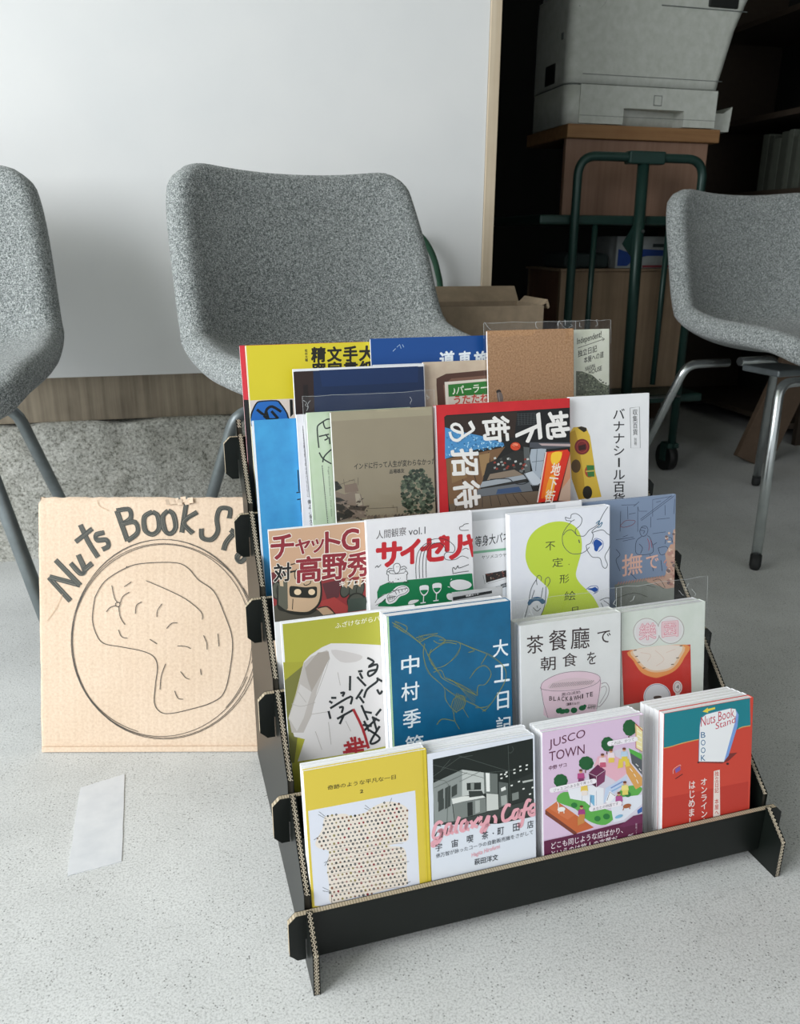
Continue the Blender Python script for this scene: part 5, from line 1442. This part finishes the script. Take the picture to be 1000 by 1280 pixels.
def wood_box(name, label, x0, x1, y0, y1, z0, z1, front, side, cat='box', th=.018):
    r = empty(name, (0, 0, 0)); tag(r, label, cat)
    bx('front_board', front, x0, x1, y0, y0 + th, z0, z1, .0015, r); bx('rear_board', front, x0, x1, y1 - th, y1, z0, z1, .0015, r)
    bx('side_board', side, x0, x0 + th, y0 + th, y1 - th, z0, z1, .0015, r); bx('side_board', side, x1 - th, x1, y0 + th, y1 - th, z0, z1, .0015, r)
    bx('top_board', front, x0 + th, x1 - th, y0 + th, y1 - th, z1 - th, z1, .001, r); bx('bottom_board', front, x0 + th, x1 - th, y0 + th, y1 - th, z0, z0 + th, .001, r)
    return r


r = empty('wooden_box', (0, 0, 0)); tag(r, 'upper plain wooden box on the trolley deck under the printer shelf', 'box')
bx('front_board', 'cabinet_wood', 1.113, 1.585, 2.40, 2.418, .7785, .992, .0015, r); bx('side_board', 'cabinet_wood', 1.567, 1.585, 2.4185, 2.66, .7785, .992, .0015, r)
bx('rear_board', 'cabinet_wood', 1.30, 1.5665, 2.642, 2.66, .7785, .992, .0015, r)
r = wood_box('wooden_box', 'lower wooden crate with upright boards on the bottom deck of the trolley', 1.125, 1.57, 2.40, 2.66, .2485, .618, 'crate_wood', 'crate_side')
bx('lid', 'crate_wood', 1.118, 1.575, 2.392, 2.668, .6185, .626, .001, r)
o = bx('shelf_plank', 'board_wood', 1.108, 1.612, 2.385, 2.69, .9925, 1.03, .003); tag(o, 'thick wooden plank directly under the printer', 'plank')
# things between crate and upper box
r = empty('carton', (0, 0, 0)); tag(r, 'small white and blue carton lying on the wooden crate', 'box')
bx('body', 'carton_white', 1.306, 1.50, 2.40, 2.55, .6265, .722, .002, r)
bm = bmesh.new(); prism(bm, [(1.312, .634), (1.345, .634), (1.37, .655), (1.41, .664), (1.498, .664), (1.498, .680), (1.40, .684), (1.35, .674), (1.312, .684)], 'y', 2.3985, 2.3999); obj('blue_print', bm, 'carton_blue', r)
bx('red_stripe', 'carton_red', 1.40, 1.498, 2.3985, 2.3999, .629, .636, 0, r)
bx('dark_print', 'cloth_dark', 1.43, 1.48, 2.3985, 2.3999, .690, .700, 0, r)
bm = bmesh.new()
box(bm, 1.14, 1.29, 2.41, 2.58, .6265, .672, .012, 0, 3)
bmesh.ops.subdivide_edges(bm, edges=bm.edges[:], cuts=2, use_grid_fill=True)
for v_ in bm.verts: v_.co += Vector((0, 0, .006)) * noise.noise(v_.co * 25) * (1 if v_.co.z > .64 else 0)
o = obj('folded_cloth', bm, 'cloth_dark', None, True); tag(o, 'dark teal folded cloth bundle beside the small carton on the crate', 'cloth')

# printer
pr = empty('printer', (0, 0, 0)); tag(pr, 'light grey office laser printer standing on the wooden plank', 'printer')
px0, py0, py1, pz = 1.105, 2.40, 2.66, 1.0305
rc = .03


def rr_outline(x0, x1, y0, y1, r, n=6):
    out = []
    for cx, cy, a in ((x0 + r, y0 + r, 180), (x1 - r, y0 + r, 270), (x1 - r, y1 - r, 0), (x0 + r, y1 - r, 90)):
        for k in range(n + 1): out.append((cx + r * math.cos(R(a + 90 * k / n)), cy + r * math.sin(R(a + 90 * k / n))))
    return out


def loft(bm, secs, mi=0):
    rings = [[bm.verts.new((x, y, z)) for x, y in o] for o, z in secs]
    n = len(rings[0])
    for a, e in zip(rings, rings[1:]):
        for k in range(n): f = bm.faces.new((a[k], a[(k + 1) % n], e[(k + 1) % n], e[k])); f.smooth = True; f.material_index = mi
    bm.faces.new(rings[0][::-1]).material_index = mi; bm.faces.new(rings[-1]).material_index = mi


# paper tray with a grip recess in its lower edge
bm = bmesh.new()
for (xa, xb) in ((1.148, 1.29), (1.49, 1.598)): box(bm, xa, xb, py0, py0 + .07, pz + .004, pz + .106)
box(bm, 1.29, 1.49, py0, py0 + .07, pz + .048, pz + .106)
box(bm, 1.29, 1.49, py0 + .06, py0 + .07, pz + .004, pz + .048)
obj('tray_front', bm, 'printer_plastic', pr)
bm = bmesh.new(); loft(bm, [(rr_outline(px0, 1.60, py0 + .002, py1, rc), pz), (rr_outline(px0 - .001, 1.602, py0 + .002, py1, rc), pz + .104)])
# cut the front so the tray recess shows
for v_ in bm.verts:
    if v_.co.y < py0 + .071 and v_.co.x > 1.14: v_.co.y = py0 + .071
obj('tray_body', bm, 'printer_plastic', pr)
bm = bmesh.new(); loft(bm, [(rr_outline(px0, 1.60, py0 + .004, py1 - .004, rc), pz + .1045), (rr_outline(px0, 1.60, py0 + .004, py1 - .004, rc), pz + .1075)]); obj('seam', bm, 'seam', pr)
Z_ = lambda z: z
bm = bmesh.new()
loft(bm, [(rr_outline(px0 - .002, 1.603, py0, py1, rc), pz + .108), (rr_outline(px0 - .002, 1.607, py0, py1, rc), pz + .13), (rr_outline(px0 - .002, 1.64, py0 - .002, py1, rc), pz + .27), (rr_outline(px0, 1.668, py0 - .004, py1, rc), pz + .345), (rr_outline(px0, 1.672, py0 - .004, py1, rc), pz + .352)])
obj('body', bm, 'printer_plastic', pr)
bm = bmesh.new(); loft(bm, [(rr_outline(px0 + .012, 1.665, py0 + .010, py1, rc), pz + .352), (rr_outline(px0 + .012, 1.665, py0 + .010, py1, rc), pz + .43)]); obj('output_bay', bm, 'printer_plastic', pr)
bm = bmesh.new(); loft(bm, [(rr_outline(px0 - .005, 1.70, py0 - .03, py1, rc), pz + .43), (rr_outline(px0 - .003, 1.70, py0 - .03, py1, rc), pz + .53)]); obj('scanner_lid', bm, 'printer_plastic', pr)
bx('seam', 'seam', 1.15, 1.607, py0 - .0012, py0 + .004, pz + .1315, pz + .133, 0, pr)
bx('seam', 'seam', 1.15, 1.598, py0 - .0006, py0 + .001, pz + .024, pz + .0252, 0, pr)
bx('slot', 'printer_dark', 1.53, 1.628, py0 - .008, py0 + .01, pz + .322, pz + .372, .004, pr)
bx('side_vent', 'printer_dark', px0 - .0035, px0 + .003, py0 + .085, py0 + .155, pz + .118, pz + .172, .001, pr)
bx('side_button', 'seam', px0 - .004, px0 + .002, py0 + .04, py0 + .055, pz + .225, pz + .243, .002, pr)
bx('front_badge', 'seam', 1.385, 1.412, py0 - .0008, py0 + .001, pz + .058, pz + .086, .0003, pr)
bx('badge_face', 'printer_plastic', 1.387, 1.410, py0 - .0014, py0 + .001, pz + .060, pz + .084, .0003, pr)
tubeobj('panel_seam', 'seam', fillet([(1.125, py0 - .001, pz + .30), (1.19, py0 - .0015, pz + .288), (1.225, py0 - .003, pz + .35)], .03, 6), .0012, pr, 6)
bx('panel_seam', 'seam', 1.38, 1.66, py0 - .006, py0 - .002, pz + .316, pz + .318, 0, pr)
bm = bmesh.new(); prism(bm, [(1.60, pz + .002), (1.60, pz + .055), (1.665, pz + .055), (1.695, pz + .075), (1.69, pz + .004)], 'y', py0 + .06, py1 - .02); obj('side_tray', bm, 'printer_plastic', pr)

# dark cabinet left of the trolley
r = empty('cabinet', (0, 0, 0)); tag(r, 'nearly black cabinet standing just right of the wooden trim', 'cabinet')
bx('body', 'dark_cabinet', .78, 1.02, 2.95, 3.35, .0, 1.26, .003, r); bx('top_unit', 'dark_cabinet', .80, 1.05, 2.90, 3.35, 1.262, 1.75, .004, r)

# shelving along the right wall
sh = empty('shelving', (0, 0, 0)); tag(sh, 'dark open shelving along the far right wall', 'shelf')
for y in (2.45, 3.25): bx('upright', 'dark_shelf', 2.12, 2.44, y, y + .02, 0, 2.1, .001, sh)
for z in (.06, .46, .868, 1.13, 1.46, 1.80): bx('shelf_board', 'dark_shelf', 2.10, 2.44, 2.47, 3.25, z, z + .02, .001, sh)
bx('back_board', 'dark_wall', 2.44, 2.45, 2.45, 3.27, 0, 2.1, 0, sh)
y = 2.49; rnd = random.Random(4); k = 0
ORD = ['nearest dark', 'second dark', 'third dark', 'fourth dark', 'fifth dark', 'sixth dark', 'seventh dark', 'eighth dark', 'ninth dark', 'tenth dark', 'eleventh dark', 'twelfth dark', 'thirteenth dark', 'fourteenth dark', 'fifteenth dark', 'sixteenth dark', 'seventeenth dark', 'eighteenth dark']
while y < 2.86:
    wd = rnd.uniform(.022, .042); h = rnd.uniform(.17, .2)
    o = bx('binder', 'binder_light' if k % 2 else 'binder', 2.125, 2.36, y, y + wd - .0015, .8885, .8885 + h, .0015)
    tag(o, ORD[k] + ' binder from the near end of the row on the far right shelf', 'binder', 'binders on the far right shelf'); y += wd; k += 1
o = bx('post', 'dark_post', 1.84, 1.90, 3.0, 3.06, 0, 2.6, .003); tag(o, 'dark brown wooden post behind the printer', 'post')
# plank leaning under the right chair
o = bx('plank', 'plank', -.07, .07, -.011, .011, 0, .62, .002); o.location = (1.80, 2.27, .004); o.rotation_euler = (R(-4), R(24), 0)
tag(o, 'brown board leaning in the shade behind the right chair', 'plank')

bpy.context.view_layer.update()
